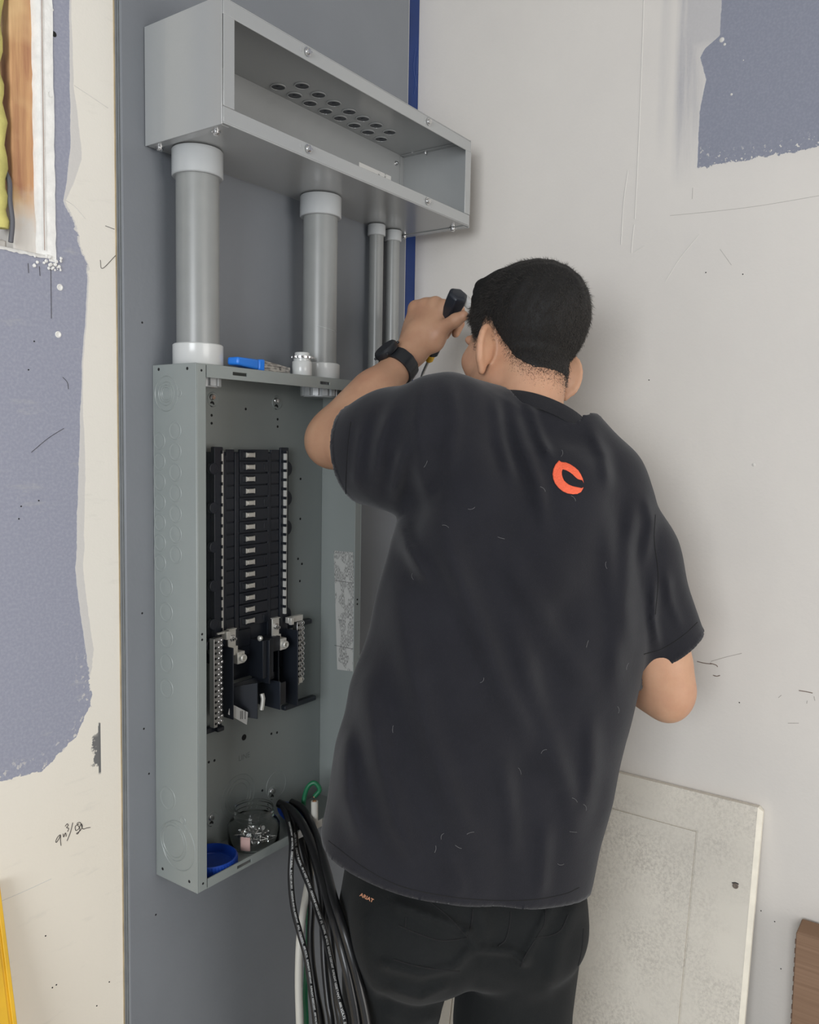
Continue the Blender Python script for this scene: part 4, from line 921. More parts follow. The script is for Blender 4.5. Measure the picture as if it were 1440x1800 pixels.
# ears: flared shell with rim, bowl and lobe
for s in (-1, 1):
    ax = nrm(hR * s * .86 - hF * .50)                  # outward flare direction of the shell plane
    up = nrm(hU * .97 - hF * .18); nn = nrm(np.cross(up, ax)); c = H(s * .0715, -.002, -.032)
    E = np.stack([ax, up, nn], 1); cc = c + ax * .013
    F.ell(cc, (.0175, .0310, .0062), E, k=.005)
    F.ell(cc + nn * .009 * (1 if (nn @ hF) > 0 else -1), (.0115, .0215, .0085), E, k=.004, sub=True)
    rim = [c + ax * (.010 + .0185 * math.cos(t) ) + up * (.0285 * math.sin(t) + .002) for t in np.linspace(-1.15, 2.3, 11)]
    for a, b in zip(rim[:-1], rim[1:]): F.cap(a, b, .0037, .0037, k=.004)
    F.ell(c + ax * .009 - up * .0290, (.0075, .0095, .0048), E, k=.006)      # lobe
    F.ell(c + ax * .002, (.012, .020, .010), E, k=.008)
# ---------------- arms
SL = at(812, 785, 1.14); EL = at(586, 777, 1.322); WL = at(727, 613, 1.440)
SR = at(1085, 890, 1.24); ER = at(1172, 1215, 1.265); WR = at(1000, 1105, 1.43)
def L_(a, b, t): return a + (b - a) * t
F.cap(SL, EL, .052, .0385, k=.02); F.cap(L_(SL, EL, .35) - UP * .008, L_(SL, EL, .8) - UP * .006, .045, .036, k=.03)
F.ell(at(567, 774, 1.335), (.022, .022, .026), k=.02)
F.cap(EL, WL, .0375, .0250, k=.02); F.cap(L_(EL, WL, .12), L_(EL, WL, .48), .0395, .0360, k=.03)
F.cap(SR, ER, .052, .0395, k=.02); F.cap(L_(SR, ER, .4), L_(SR, ER, .85), .046, .041, k=.03)
F.ell(at(1176, 1243, 1.262), (.0200, .0200, .0190), k=.018)
F.cap(ER, WR, .0385, .026, k=.016); F.cap(L_(ER, WR, .15), L_(ER, WR, .5), .041, .036, k=.02)
# ---------------- hands
def hand(W, fwd, back, thumb_side, curls, wrist_r=.026, fingers=None, thumb=None):
    """W wrist, fwd wrist->knuckles, back = direction the back of the hand faces, thumb_side = side of the thumb"""
    f = nrm(fwd); bk = nrm(back - f * (np.dot(back, f))); s = nrm(np.cross(f, bk)); s = s if np.dot(s, thumb_side) > 0 else -s
    PM = np.stack([s, f, bk], 1)
    F.cap(W, W + f * .03, wrist_r, .026, k=.015)
    F.ell(W + f * .050 - bk * .002, (.040, .052, .0175), PM, k=.014)
    for i, u in enumerate((.031, .010, -.011, -.030)):
        F.cap(W + f * .020 + s * u * .6, W + f * (.086 - abs(i - 1) * .004) + s * u - bk * .002, .0120, .0108, k=.012)
    F.ell(W + f * .035 + s * .026 - bk * .014, (.017, .030, .016), PM, k=.012)      # thumb mound
    for i, u in enumerate((.031, .010, -.011, -.030)): F.ell(W + f * (.087 - abs(i - 1) * .004) + s * u + bk * .0035, (.0100, .0105, .0100), PM, k=.010)
    lens = [(.042, .025, .020), (.046, .029, .021), (.042, .027, .020), (.033, .020, .018)]
    tips = []
    for i, u in enumerate((.031, .010, -.011, -.030)):
        p = W + f * (.086 - abs(i - 1) * .004) + s * u - bk * .002; d = f.copy(); ang = 0; rr = (.0098, .0100, .0094, .0084)[i]
        sp = (.05, .01, -.03, -.07)[i]
        for j, (l, c) in enumerate(zip(lens[i], curls[i])):
            ang += c; d = f * math.cos(ang) - bk * math.sin(ang) + s * sp * math.cos(ang); q = p + nrm(d) * l; r1 = rr * (1 - .09 * (j + 1))
            F.cap(p, q, rr * (1 - .09 * j), r1, k=.0022); p = q
        tips.append(p)
    th = thumb; p = W + f * .022 + s * .028 - bk * .012
    for j, (q, r0, r1) in enumerate(th):
        F.cap(p, q, r0, r1, k=.005 if j else .010); p = q
    return s, f, bk, tips
# left hand closed round the screwdriver
TA = at(805, 520, 1.400); TB = at(757, 626, 1.500)          # axis of the handle
KN = at(770, 505, 1.465)
sL, fL, bL, tipsL = hand(WL, KN - WL, -CF * .78 - CR * .55 + UP * .22, CR * .8 - UP * .1,
     [(1.05, 1.35, .75), (1.15, 1.40, .8), (1.2, 1.45, .8), (1.25, 1.4, .8)], .0255,
     thumb=[(at(778, 577, 1.425), .0150, .0130), (at(801, 563, 1.402), .0122, .0112), (at(815, 555, 1.392), .0108, .0088)])
# right hand hangs ahead of the body, fingers loosely curled
sR, fR, bR, tipsR = hand(WR, WR - ER + FH * .02, CR * .2 - UP * .1 + FH * .6 - RH * .4 if False else (RH * .5 + UP * .6 - FH * .2), -RH * .3 + UP * .3 + FH * .9,
     [(.35, .5, .3), (.4, .55, .35), (.45, .6, .35), (.5, .6, .4)], .025,
     thumb=[(WR + nrm(WR - ER) * .055 + FH * .045 + UP * .01, .0135, .012), (WR + nrm(WR - ER) * .085 + FH * .055, .0115, .0105), (WR + nrm(WR - ER) * .105 + FH * .050, .0105, .0085)])
allp = np.array([c for _, _, _, _, c, _ in F.p]); lo = allp.min(0) - .13; hi = allp.max(0) + .13
body, bv, bf = grow(F, lo, hi, .0026, 'body', M['skin'], person, 1)
# nails on the left thumb
# ---------------- eyes
for s in (-1, 1):
    c = H(s * .032, .0835, .0025)
    child(MB().lathe([(.0002, .0122), (.004, .0116), (.0075, .0098), (.0100, .007)], tuple(c), tuple(hF), n=20), 'eye', M['eye_white'], person, smooth=True)
    child(MB().lathe([(.0002, .0126), (.0030, .0122), (.0050, .0114)], tuple(c), tuple(hF), n=16), 'iris', M['brown'], person, smooth=True)

# ---------------- hair: a close cap plus thousands of short strands
def hair_mask(P):
    l = (P - HC) @ HR; x, y, z = l[:, 0], l[:, 1], l[:, 2]; ax = np.abs(x)
    # lower hairline as a function of how far forward the point is
    zl = np.interp(y, [-.10, -.06, -.035, -.020, -.008, .004, .014, .022, .036, .050, .062, .075, .09], [-.078, -.077, -.056, -.028, .006, .014, .006, -.014, -.010, .026, .042, .050, .056])
    m = np.where(y > .092, -.02, z - zl); return m, x, y, z
FB = Field(); FB.p = [p for p in F.p[:NE] if np.linalg.norm(p[4] - HC) < .14]
FB.ell(H(0, .036, .082), (.044, .026, .012), HR, k=.03)
def hairF(P):
    m, x, y, z = hair_mask(P); base = FB.ev(P, P.mean(0), .2)
    th = .0012 + .0105 * np.clip((z - .0) / .08, 0, 1) ** 1.1 + .002 * np.clip((y - .02) / .05, 0, 1) * np.clip((z - .03) / .03, 0, 1)
    th = th + .0011 * np.sin(x * 230 + y * 90) * np.sin(y * 210 + z * 120) * np.clip(z / .05, 0, 1)
    th = th + .0022 * np.sin(x * 150 + 2) * np.sin(y * 170 + z * 60) * np.clip((y - .02) / .05, 0, 1) * (z > .03)
    return np.maximum(base - th, -(m - .012) * .55)
HF_ = Field(); HF_.fn(hairF, H(0, 0, .02), .13, k=.0005)
hair, hv, hf = grow(HF_, HC - .135, HC + .135, .0026, 'hair', M['hair'], person, 2)
hv_tree = BVHTree.FromPolygons([tuple(p) for p in hv], [tuple(int(i) for i in q) for q in hf])
# strands
def strands(n, seed):
    rs = np.random.RandomState(seed); me = body.data; P = bv; l = (P - HC) @ HR
    near = (np.linalg.norm(P - HC, axis=1) < .145); ids = np.where(near)[0]; m, x, y, z = hair_mask(P[ids])
    w = np.clip((m + .020) / .038, 0, 1) ** 1.5; w *= (np.abs(x) < .0745); w = w / w.sum(); pick = rs.choice(ids, n, p=w)
    # normals of the body
    nv = np.zeros_like(P); a = P[bf[:, 0]]; nn_ = np.cross(P[bf[:, 2]] - a, P[bf[:, 3]] - P[bf[:, 1]]);
    for k in range(4): np.add.at(nv, bf[:, k], nn_)
    nv /= np.linalg.norm(nv, axis=1)[:, None] + 1e-12
    vs = []; fs = []; q = P[pick] + rs.normal(0, .0016, (n, 3)); N = nv[pick]
    if np.mean(np.sum(N * (P[pick] - HC), 1)) < 0: N = -N
    mm, x, y, z = hair_mask(q); zz = np.clip((z - .0) / .07, 0, 1)
    Ln = .0028 + .0120 * zz ** 1.1 + .014 * np.clip((y - .03) / .04, 0, 1) * (z > .04); Ln *= rs.uniform(.75, 1.3, n) * np.clip((mm + .020) / .04, .3, 1)
    down = -hU * 1.0; fwdv = hF
    # whorl: top hair lies forward, sides and nape lie down
    D = N * (.75 - .45 * (1 - zz))[:, None] + (down[None, :] * (1 - zz)[:, None] + fwdv[None, :] * (.55 * zz)[:, None]) + rs.normal(0, .22, (n, 3)); D /= np.linalg.norm(D, axis=1)[:, None]
    S1 = np.cross(D, N + .01); S1 /= np.linalg.norm(S1, axis=1)[:, None]; w0 = .00024
    tip = q + D * Ln[:, None] + N * (.25 * Ln)[:, None] * 0 - hU * (Ln * .12)[:, None]; mid = q + D * (Ln * .5)[:, None] + N * (Ln * .12)[:, None]
    S2 = np.cross(D, S1)
    for ring, ww in ((q, w0), (mid, w0 * .85)):
        pass
    A0 = q + S1 * w0; A1 = q - S1 * w0 * .5 + S2 * w0 * .87; A2 = q - S1 * w0 * .5 - S2 * w0 * .87
    B0 = mid + S1 * w0 * .8; B1 = mid - S1 * w0 * .4 + S2 * w0 * .7; B2 = mid - S1 * w0 * .4 - S2 * w0 * .7
    V = np.stack([A0, A1, A2, B0, B1, B2, tip], 1).reshape(-1, 3); base = (np.arange(n) * 7)[:, None]
    quads = np.concatenate([base + np.array([[0, 1, 4, 3]]), base + np.array([[1, 2, 5, 4]]), base + np.array([[2, 0, 3, 5]])]); tris = np.concatenate([base + np.array([[3, 4, 6]]), base + np.array([[4, 5, 6]]), base + np.array([[5, 3, 6]])])
    off = np.array(person.location); V = V - off
    me = bpy.data.meshes.new('hair_strands'); me.vertices.add(len(V)); me.vertices.foreach_set('co', V.astype(np.float32).ravel())
    nl = len(quads) * 4 + len(tris) * 3; me.loops.add(nl); me.loops.foreach_set('vertex_index', np.concatenate([quads.ravel(), tris.ravel()]).astype(np.int32))
    st = np.concatenate([np.arange(len(quads)) * 4, len(quads) * 4 + np.arange(len(tris)) * 3]); me.polygons.add(len(st)); me.polygons.foreach_set('loop_start', st.astype(np.int32)); me.update(calc_edges=True)
    o = link('hair_strands', me, M['strand'], person); o['kind'] = 'stuff'; o.parent = hair; return o
strands(80000, 3)
o = bpy.data.objects['hair_strands']; 
# ---------------- T-shirt
rows = [(735, 850, 1040, 1.215, .080), (790, 800, 1080, 1.205, .100), (870, 735, 1118, 1.20, .118), (950, 690, 1142, 1.20, .125), (1030, 672, 1150, 1.20, .128), (1100, 655, 1147, 1.20, .130), (1200, 622, 1130, 1.20, .132), (1300, 596, 1103, 1.20, .135), (1400, 578, 1080, 1.20, .138), (1480, 566, 1056, 1.20, .140), (1560, 566, 1034, 1.20, .140), (1660, 570, 1030, 1.20, .140)]
TH = math.radians(20); LT = RH * math.cos(TH) + FH * math.sin(TH); FW_ = FH * math.cos(TH) - RH * math.sin(TH)
rz = []; 
for py, l, r, d, bd in rows:
    pl_, pr_ = at(l, py, d), at(r, py, d); c = (pl_ + pr_) / 2; hw_ = np.linalg.norm(pr_ - pl_) / 2
    a = math.sqrt(max((hw_ ** 2 - (bd * math.sin(TH)) ** 2), .001)) / math.cos(TH); rz.append((c[2], c[0], c[1], a, bd))
rz = np.array(sorted(rz)); 
def torso(P, grow_=0.0):
    z = P[:, 2]; cx = np.interp(z, rz[:, 0], rz[:, 1]); cy = np.interp(z, rz[:, 0], rz[:, 2]); a = np.interp(z, rz[:, 0], rz[:, 3]) + grow_; b = np.interp(z, rz[:, 0], rz[:, 4]) + grow_
    x = (P[:, 0] - cx) * LT[0] + (P[:, 1] - cy) * LT[1]; y = (P[:, 0] - cx) * FW_[0] + (P[:, 1] - cy) * FW_[1]
    e = 2.35; k = (np.abs(x / a) ** e + np.abs(y / b) ** e) ** (1 / e); d = (k - 1) * np.minimum(a, b) * .92
    # shallow spine furrow on the back
    d = d + .006 * np.exp(-((x - .0) / .028) ** 2) * (y < 0)
    top = z - rz[-1, 0]; bot = rz[0, 0] - z
    return np.maximum(d, np.maximum(top, bot))
# projected coordinates of points, used to lay the folds of the cloth over the back
def toPx(P):
    q = P - CAM; z = q @ CF; return 720 + FL * (q @ CR) / z, 900 - FL * (q @ CU) / z, z
FOLDS = [  # (px polyline, amplitude m, width px)
 ([(775, 890), (800, 1000), (845, 1110), (885, 1210), (935, 1300), (985, 1370)], .0065, 22),
 ([(880, 960), (930, 1050), (985, 1140), (1040, 1220)], .0050, 24),
 ([(900, 1090), (930, 1190), (965, 1290), (1000, 1390), (1015, 1480)], .0060, 20),
 ([(700, 1050), (725, 1180), (752, 1290), (800, 1420), (835, 1500)], .0060, 24),
 ([(650, 1200), (665, 1330), (700, 1450), (735, 1520)], .0060, 22),
 ([(610, 1280), (612, 1400), (640, 1490)], .0050, 18),
 ([(1120, 870), (1105, 960), (1100, 1060), (1108, 1150)], .0055, 16),
 ([(1070, 900), (1075, 1010), (1085, 1120), (1080, 1220)], .0040, 18),
 ([(925, 700), (950, 770), (970, 810)], .0045, 9), ([(895, 695), (915, 770), (945, 850), (960, 930)], .0055, 14), ([(870, 690), (880, 770), (905, 860)], .0040, 12),
 ([(1035, 745), (1062, 800), (1070, 860)], .0035, 12), ([(1130, 1000), (1145, 920), (1135, 870)], .0045, 12),
 ([(745, 668), (735, 740), (742, 820), (750, 880)], .0040, 16), ([(690, 712), (668, 780), (660, 850)], .0055, 13), ([(640, 735), (630, 800), (625, 862)], .0035, 10), ([(715, 780), (700, 830), (690, 880)], .0050, 12),
 ([(790, 665), (800, 740), (790, 830)], .0035, 14), ([(1170, 1000), (1180, 1060), (1200, 1110)], .0040, 9), ([(1150, 1010), (1150, 1090), (1160, 1150)], .0040, 8),
 ([(880, 1330), (900, 1430), (905, 1520)], .0050, 18), ([(960, 1440), (955, 1520), (950, 1580)], .0035, 14), ([(780, 1480), (800, 1540), (815, 1580)], .0035, 16),
 ([(1040, 1250), (1040, 1350), (1025, 1450)], .0045, 16), ([(700, 905), (715, 960), (760, 1030)], .0045, 14)]
def folds(P, d):
    px, py, z = toPx(P); near = np.abs(d) < .03
    if not near.any(): return d
    X, Y = px[near], py[near]; tot = np.zeros(len(X))
    for pts, amp, w in FOLDS:
        amp = amp * 1.8
        best = np.full(len(X), 1e9); tt = np.zeros(len(X)); n = len(pts) - 1
        for i in range(n):
            ax_, ay = pts[i]; bx, by = pts[i + 1]; L2 = (bx - ax_) ** 2 + (by - ay) ** 2; t = np.clip(((X - ax_) * (bx - ax_) + (Y - ay) * (by - ay)) / L2, 0, 1)
            dd = (X - ax_ - t * (bx - ax_)) ** 2 + (Y - ay - t * (by - ay)) ** 2; m = dd < best; best[m] = dd[m]; tt[m] = (i + t[m]) / n
        u = best / w ** 2; env = np.clip(np.minimum(tt, 1 - tt) * 4 + .15, 0, 1); tot += amp * env * (1.25 * np.exp(-u) - .45 * np.exp(-u / 5))
    q = P[near]; tot += .0016 * np.sin(q[:, 0] * 41 + q[:, 2] * 23 + 1) * np.sin(q[:, 1] * 37 - q[:, 2] * 17)
    # only on the back of the cloth and the sleeves
    cx = np.interp(q[:, 2], rz[:, 0], rz[:, 1]); cy = np.interp(q[:, 2], rz[:, 0], rz[:, 2]); yb = (q[:, 0] - cx) * FH[0] + (q[:, 1] - cy) * FH[1]
    tot *= np.clip(.5 - yb / .10, .0, 1)
    d = d.copy(); d[near] -= tot; return d
# hem plane through three points of the bottom edge
h1, h2, h3 = at(885, 1602, 1.065), at(560, 1448, 1.20), at(1036, 1556, 1.20); hn = nrm(np.cross(h3 - h2, h1 - h2)); hn = hn if hn[2] < 0 else -hn; hd = hn @ h2
# sleeve end planes
sl_c = at(643, 806, 1.265); sl_n = nrm(-CR * .86 + CF * .50 - CU * .06); sr_c = at(1183, 1137, 1.257); sr_n = nrm(at(1195, 1160, 1.26) - at(1120, 985, 1.24)); sr_n = nrm(sr_n + CR * .25)
SLV_L = [(at(778, 765, 1.145), at(690, 790, 1.215), .0800, .0790), (at(690, 790, 1.215), at(585, 809, 1.310), .0790, .0600)]
SLV_R = [(at(1040, 862, 1.215), at(1108, 980, 1.235), .0750, .0640), (at(1108, 980, 1.235), at(1198, 1170, 1.262), .0640, .0470)]
def shirt_field(inset=0.0):
    G_ = Field()
    G_.fn(lambda P: torso(P, -inset), (rz[:, 1].mean(), rz[:, 2].mean(), rz[:, 0].mean()), .60, k=.004)
    for a, b, ra, rb in SLV_L: G_.cap(a, b, ra - inset, rb - inset, k=.035)
    for a, b, ra, rb in SLV_R: G_.cap(a, b, ra - inset, rb - inset, k=.030)
    G_.cap(at(785, 750, 1.16), at(905, 770, 1.20), .064 - inset, .060 - inset, k=.03)      # shoulder line, left
    G_.cap(at(905, 770, 1.20), at(985, 790, 1.205), .060 - inset, .056 - inset, k=.02)
    G_.cap(at(845, 738, 1.185), at(940, 760, 1.190), .050 - inset, .053 - inset, k=.02)
    G_.cap(at(940, 760, 1.190), at(1005, 792, 1.195), .053 - inset, .053 - inset, k=.02)
    G_.cap(at(995, 790, 1.205), at(1046, 846, 1.215), .054 - inset, .056 - inset, k=.02)
    G_.cap(at(985, 800, 1.21), at(1050, 860, 1.225), .060 - inset, .064 - inset, k=.03)
    G_.cap(at(960, 1000, 1.10), at(1010, 850, 1.12), .03, .03, k=.05)                     # right shoulder blade
    G_.cap(at(800, 960, 1.09), at(830, 850, 1.10), .028, .028, k=.05)
    return G_
SF = shirt_field(); SI = shirt_field(.0100); NB = C7 + hU * .0
neck_dir = nrm(UP * .90 + RH * .36 + FH * .28); neck_c = at(948, 737, 1.205)
def shirt_cut(P, d):
    d = folds(P, d)
    d = d - .0016 * np.exp(-((P @ hn - hd + .012) / .010) ** 2) * 0
    # hem, cuffs and neck opening
    d = np.maximum(d, P @ hn - hd)
    def cut(d, c, n, near):
        m = np.linalg.norm(P - c, axis=1) < near; dd = (P - c) @ n; d = d.copy(); d[m] = np.maximum(d[m], dd[m]); return d
    dd = (P - sl_c) @ sl_n; m = (np.linalg.norm(P - sl_c, axis=1) < .13) & (dd > -.02); d[m] = np.maximum(d[m], dd[m])
    dd = (P - sr_c) @ sr_n; m = (np.linalg.norm(P - sr_c, axis=1) < .10) & (dd > -.02); d[m] = np.maximum(d[m], dd[m])
    return d
SF.post.append(shirt_cut)
def hollow(P, d):
    inner = folds(P, SI.ev(P, P.mean(0), .06 if len(P) > 1 else .2))
    # hollow only near the openings so the cloth there is thin
    a = -(P @ hn - hd) - .045; b = -((P - sl_c) @ sl_n) - .045; c = -((P - sr_c) @ sr_n) - .045
    b = np.where(np.linalg.norm(P - sl_c, axis=1) < .12, b, 1); c = np.where(np.linalg.norm(P - sr_c, axis=1) < .10, c, 1); z_ = np.minimum(a, np.minimum(b, c))
    cav = np.maximum(inner, z_); return np.maximum(d, -cav)
SF.post.append(hollow)
def neck_cut(P, d):
    v = P - neck_c; t = v @ neck_dir; r = np.linalg.norm(v - t[:, None] * neck_dir, axis=1)
    cav = np.maximum(r - .0745, -t - .010); return np.maximum(d, -cav)
SF.post.append(neck_cut)
lo = np.array([min(p[4][i] - min(p[5], .45) for p in SF.p) for i in range(3)]); hi = np.array([max(p[4][i] + min(p[5], .45) for p in SF.p) for i in range(3)])
lo = np.minimum(at(540, 1620, 1.35), at(540, 700, 1.35)); pts_ = np.array([at(a, b, c) for a in (540, 1260) for b in (640, 1640) for c in (1.0, 1.40)]); lo = pts_.min(0) - .01; hi = pts_.max(0) + .01
shirt, sv, sf = grow(SF, lo, hi, .0033, 't_shirt', M['shirt'], person, 2, snap=((h2, hn, 2.0), (sl_c, sl_n, .13), (sr_c, sr_n, .10)))
sbvh = BVHTree.FromPolygons([tuple(p) for p in sv], [tuple(int(i) for i in q) for q in sf])
def hit(px, py, bvh, off=.0008):
    r = ray(px, py); loc, n, i, dd = bvh.ray_cast(Vector(CAM), Vector(r)); 
    if loc is None: return None
    n = np.array(n); n = n if n @ r < 0 else -n; return np.array(loc) + n * off
# collar band
b = MB(); vs = []; n = 64
e1 = nrm(np.cross(neck_dir, FH)); e2 = np.cross(neck_dir, e1)
for i in range(n):
    a = 2 * PI * i / n; dr_ = e1 * math.cos(a) + e2 * math.sin(a)
    for (rr, hh) in ((.0715, -.012), (.0745, -.013), (.0772, -.007), (.0766, .001), (.0740, .0065), (.0712, .007)):
        vs.append(neck_c + dr_ * rr + neck_dir * (hh - .001))
fs = [(i * 6 + k, i * 6 + (k + 1) % 6, ((i + 1) % n) * 6 + (k + 1) % 6, ((i + 1) % n) * 6 + k) for i in range(n) for k in range(6)]
collar = child(MB().add(vs, fs), 'collar', M['rib'], person, smooth=True); collar.parent = shirt; 
# printed letter mark on the back
def lg(X, Y): return (940 + X / 12, 780 + Y / 12)
outer = [(1030, 830), (1010, 740), (970, 650), (920, 570), (840, 500), (740, 435), (650, 400), (560, 392), (512, 360), (440, 440), (395, 540), (378, 640), (390, 740), (430, 840), (500, 930), (590, 1005), (690, 1050), (800, 1068), (900, 1062), (975, 1020), (1005, 970), (1025, 920)]
inner = [(1018, 800), (1000, 772), (960, 765), (900, 745), (850, 700), (800, 650), (740, 605), (670, 565), (600, 545), (585, 550), (572, 600), (575, 660), (592, 720), (620, 780), (670, 830), (730, 870), (790, 895), (850, 910), (900, 920), (950, 930), (985, 940), (1005, 930)]
vs = []; fs = []; nn_ = len(outer); K = 8; sub_ = 3
oo = [np.array(outer[i]) + (np.array(outer[i + 1]) - np.array(outer[i])) * t / sub_ for i in range(nn_ - 1) for t in range(sub_)] + [np.array(outer[-1])]
ii = [np.array(inner[i]) + (np.array(inner[i + 1]) - np.array(inner[i])) * t / sub_ for i in range(nn_ - 1) for t in range(sub_)] + [np.array(inner[-1])]
ok = True
for a, c in zip(oo, ii):
    for k in range(K + 1):
        p = hit(*lg(*(a + (c - a) * k / K)), sbvh, .0009); vs.append(p)
for i in range(len(oo) - 1):
    for k in range(K): q = i * (K + 1) + k; fs.append((q, q + 1, q + K + 2, q + K + 1))
lgo = child(MB().add(vs, fs), 'letter_print', M['orange'], person, smooth=True); tag(lgo, 'orange letter C print on the upper back'); lgo.parent = shirt
md = lgo.modifiers.new('t', 'SOLIDIFY'); md.thickness = .0005
def surf_lines(lines, bvh, r, name, m_, parent, off=.0004, step=6):
    for pts in lines:
        P_ = []
        S2 = spline([np.array(p) for p in pts], 6)
        for q in S2:
            p = hit(q[0], q[1], bvh, off)
            if p is not None: P_.append(p)
        # break where the surface jumps
        run = []; runs = []
        for p in P_:
            if run and np.linalg.norm(p - run[-1]) > .03: runs.append(run); run = []
            run.append(p)
        runs.append(run); run = max(runs, key=len)
        if len(run) > 2:
            o = child(MB().tube(run, r, 6), name, m_, person); o.parent = parent
surf_lines([[(578, 1478), (640, 1525), (700, 1556), (770, 1573), (850, 1582), (930, 1582), (990, 1572), (1018, 1560)],
            [(617, 742), (612, 780), (609, 830), (608, 868)], [(1132, 1150), (1165, 1140), (1200, 1118), (1226, 1094)],
            [(1152, 905), (1150, 950), (1157, 1010), (1152, 1080)]], sbvh, .0007, 'seam', M['seam'], shirt, .0001)
lint = MB(); r2 = random.Random(5)
for k in range(26):
    x, y = r2.uniform(690, 1110), r2.uniform(760, 1520); a = r2.uniform(0, 6); c = r2.uniform(-.35, .35); P_ = []
    for j in range(6):
        p = hit(x, y, sbvh, .0010); a += c
        if p is None: break
        P_.append(p); x += math.cos(a) * 2.6; y += math.sin(a) * 2.6
    if len(P_) == 6 and max(np.linalg.norm(P_[i + 1] - P_[i]) for i in range(5)) < .008: lint.tube(P_, .00012, 4)
o = child(lint, 'lint', mat('pale_lint', (.30, .30, .30), .8), person); o['kind'] = 'stuff'; o.parent = shirt
# ---------------- trousers
K_ = Field()
K_.ell(at(815, 1560, 1.21), (.160, .112, .12), np.stack([LT, FW_, UP], 1), k=.02)
K_.ell(at(735, 1640, 1.155), (.088, .085, .085), k=.05); K_.ell(at(925, 1625, 1.20), (.088, .088, .085), k=.05)
hL, hR_ = at(705, 1650, 1.20), at(910, 1650, 1.235)
def leg(hp, px, d, r0, r1):
    th_ = at(px, 1800, d); kn = np.array([th_[0], th_[1], .48]) + FH * .015; an = np.array([kn[0], kn[1], .07]) - FH * .03
    K_.cap(hp, th_, r0, r1, k=.012); K_.cap(th_, kn, r1, r1 * .84, k=.01); K_.cap(kn, an, r1 * .84, .062, k=.02); return an
aL = leg(hL, 684, 1.215, .086, .067); aR = leg(hR_, 900, 1.245, .092, .0845)
for a, b, r in [((672, 1500, 1.22), (660, 1580, 1.22), .05), ((950, 1500, 1.22), (950, 1600, 1.24), .055)]:
    K_.cap(at(*a), at(*b), r, r, k=.03)
KF = [([(700, 1590), (760, 1612), (822, 1636)], .006, 9), ([(822, 1640), (840, 1668), (900, 1672), (925, 1690)], .007, 9), ([(920, 1690), (945, 1640), (975, 1580)], .005, 9), ([(675, 1695), (740, 1712), (800, 1700), (822, 1675)], .006, 10), ([(690, 1740), (740, 1755), (780, 1735)], .005, 10), ([(640, 1620), (650, 1680), (660, 1740)], .003, 16), ([(1010, 1600), (985, 1650), (970, 1720)], .004, 14), ([(850, 1740), (900, 1760), (960, 1750)], .003, 16), ([(845, 1600), (850, 1640)], .005, 16), ([(690, 1780), (720, 1800), (760, 1790)], .004, 12)]
def tfold(P, d):
    global FOLDS
    px, py, z = toPx(P); near = np.abs(d) < .03
    if not near.any(): return d
    X, Y = px[near], py[near]; tot = np.zeros(len(X))
    for pts, amp, w in KF:
        best = np.full(len(X), 1e9)
        for i in range(len(pts) - 1):
            ax_, ay = pts[i]; bx, by = pts[i + 1]; L2 = (bx - ax_) ** 2 + (by - ay) ** 2; t = np.clip(((X - ax_) * (bx - ax_) + (Y - ay) * (by - ay)) / L2, 0, 1)
            best = np.minimum(best, (X - ax_ - t * (bx - ax_)) ** 2 + (Y - ay - t * (by - ay)) ** 2)
        u = best / w ** 2; tot += 1.5 * amp * (1.2 * np.exp(-u) - .4 * np.exp(-u / 5))
    tot *= np.clip((1.24 - z[near]) / .04, 0, 1); q = P[near]
    tot += .003 * np.sin(q[:, 2] * 60 + 3 * np.sin(q[:, 0] * 20)) * np.clip((.55 - q[:, 2]) / .2, 0, 1)
    d = d.copy(); d[near] -= tot; d = np.maximum(d, .055 - P[:, 2]); return d
K_.post.append(tfold); K_.post.append(lambda P, d: np.maximum(d, P[:, 2] - .93))
pp = np.array([hL, hR_, aL, aR]); lo = pp.min(0) - .20; hi = pp.max(0) + .20; lo[2] = .02; hi[2] = .96
tr, tv, tf = grow(K_, lo, hi, .0045, 'trousers', M['trousers'], person, 1)
tbvh = BVHTree.FromPolygons([tuple(p) for p in tv], [tuple(int(i) for i in q) for q in tf])
def tp(X, Y): return (540 + X / 2.77, 1450 + Y / 2.77)
surf_lines([[tp(482, 450), tp(478, 498)], [tp(445, 490), tp(540, 530), tp(640, 562), tp(720, 560), tp(780, 548)], [tp(420, 655), tp(520, 685), tp(640, 705), tp(740, 712)], [tp(808, 410), tp(800, 480), tp(783, 540)],
            [tp(992, 420), tp(985, 490), tp(965, 560), tp(930, 592)], [tp(1162, 400), tp(1155, 480), tp(1120, 545)], [tp(1115, 548), tp(1180, 540), tp(1235, 512), tp(1270, 440)], [tp(1345, 505), tp(1335, 620), tp(1300, 760), tp(1270, 960)], [tp(1042, 690), tp(1060, 640), tp(1110, 560)], [tp(600, 375), tp(690, 450), tp(780, 545)]],
           tbvh, .0009, 'seam', M['seam'], tr, .0002)
v, f = text_geo('ARIAT', 9.3, .25)
if len(v):
    vs = []; ca, sa = math.cos(math.radians(27)), math.sin(math.radians(27)); good = True
    for p in v:
        x = 633 + p[0] * ca + p[1] * sa * .7; y = 1575 + p[0] * sa - p[1] * ca; q = hit(x, y, tbvh, .0008)
        if q is None: good = False; q = at(x, y, 1.1)
        vs.append(q)
    ot = child(MB().add(vs, f), 'pocket_lettering', M['patch'], person); ot.parent = tr; tag(ot, 'small orange and white lettering on the pocket')
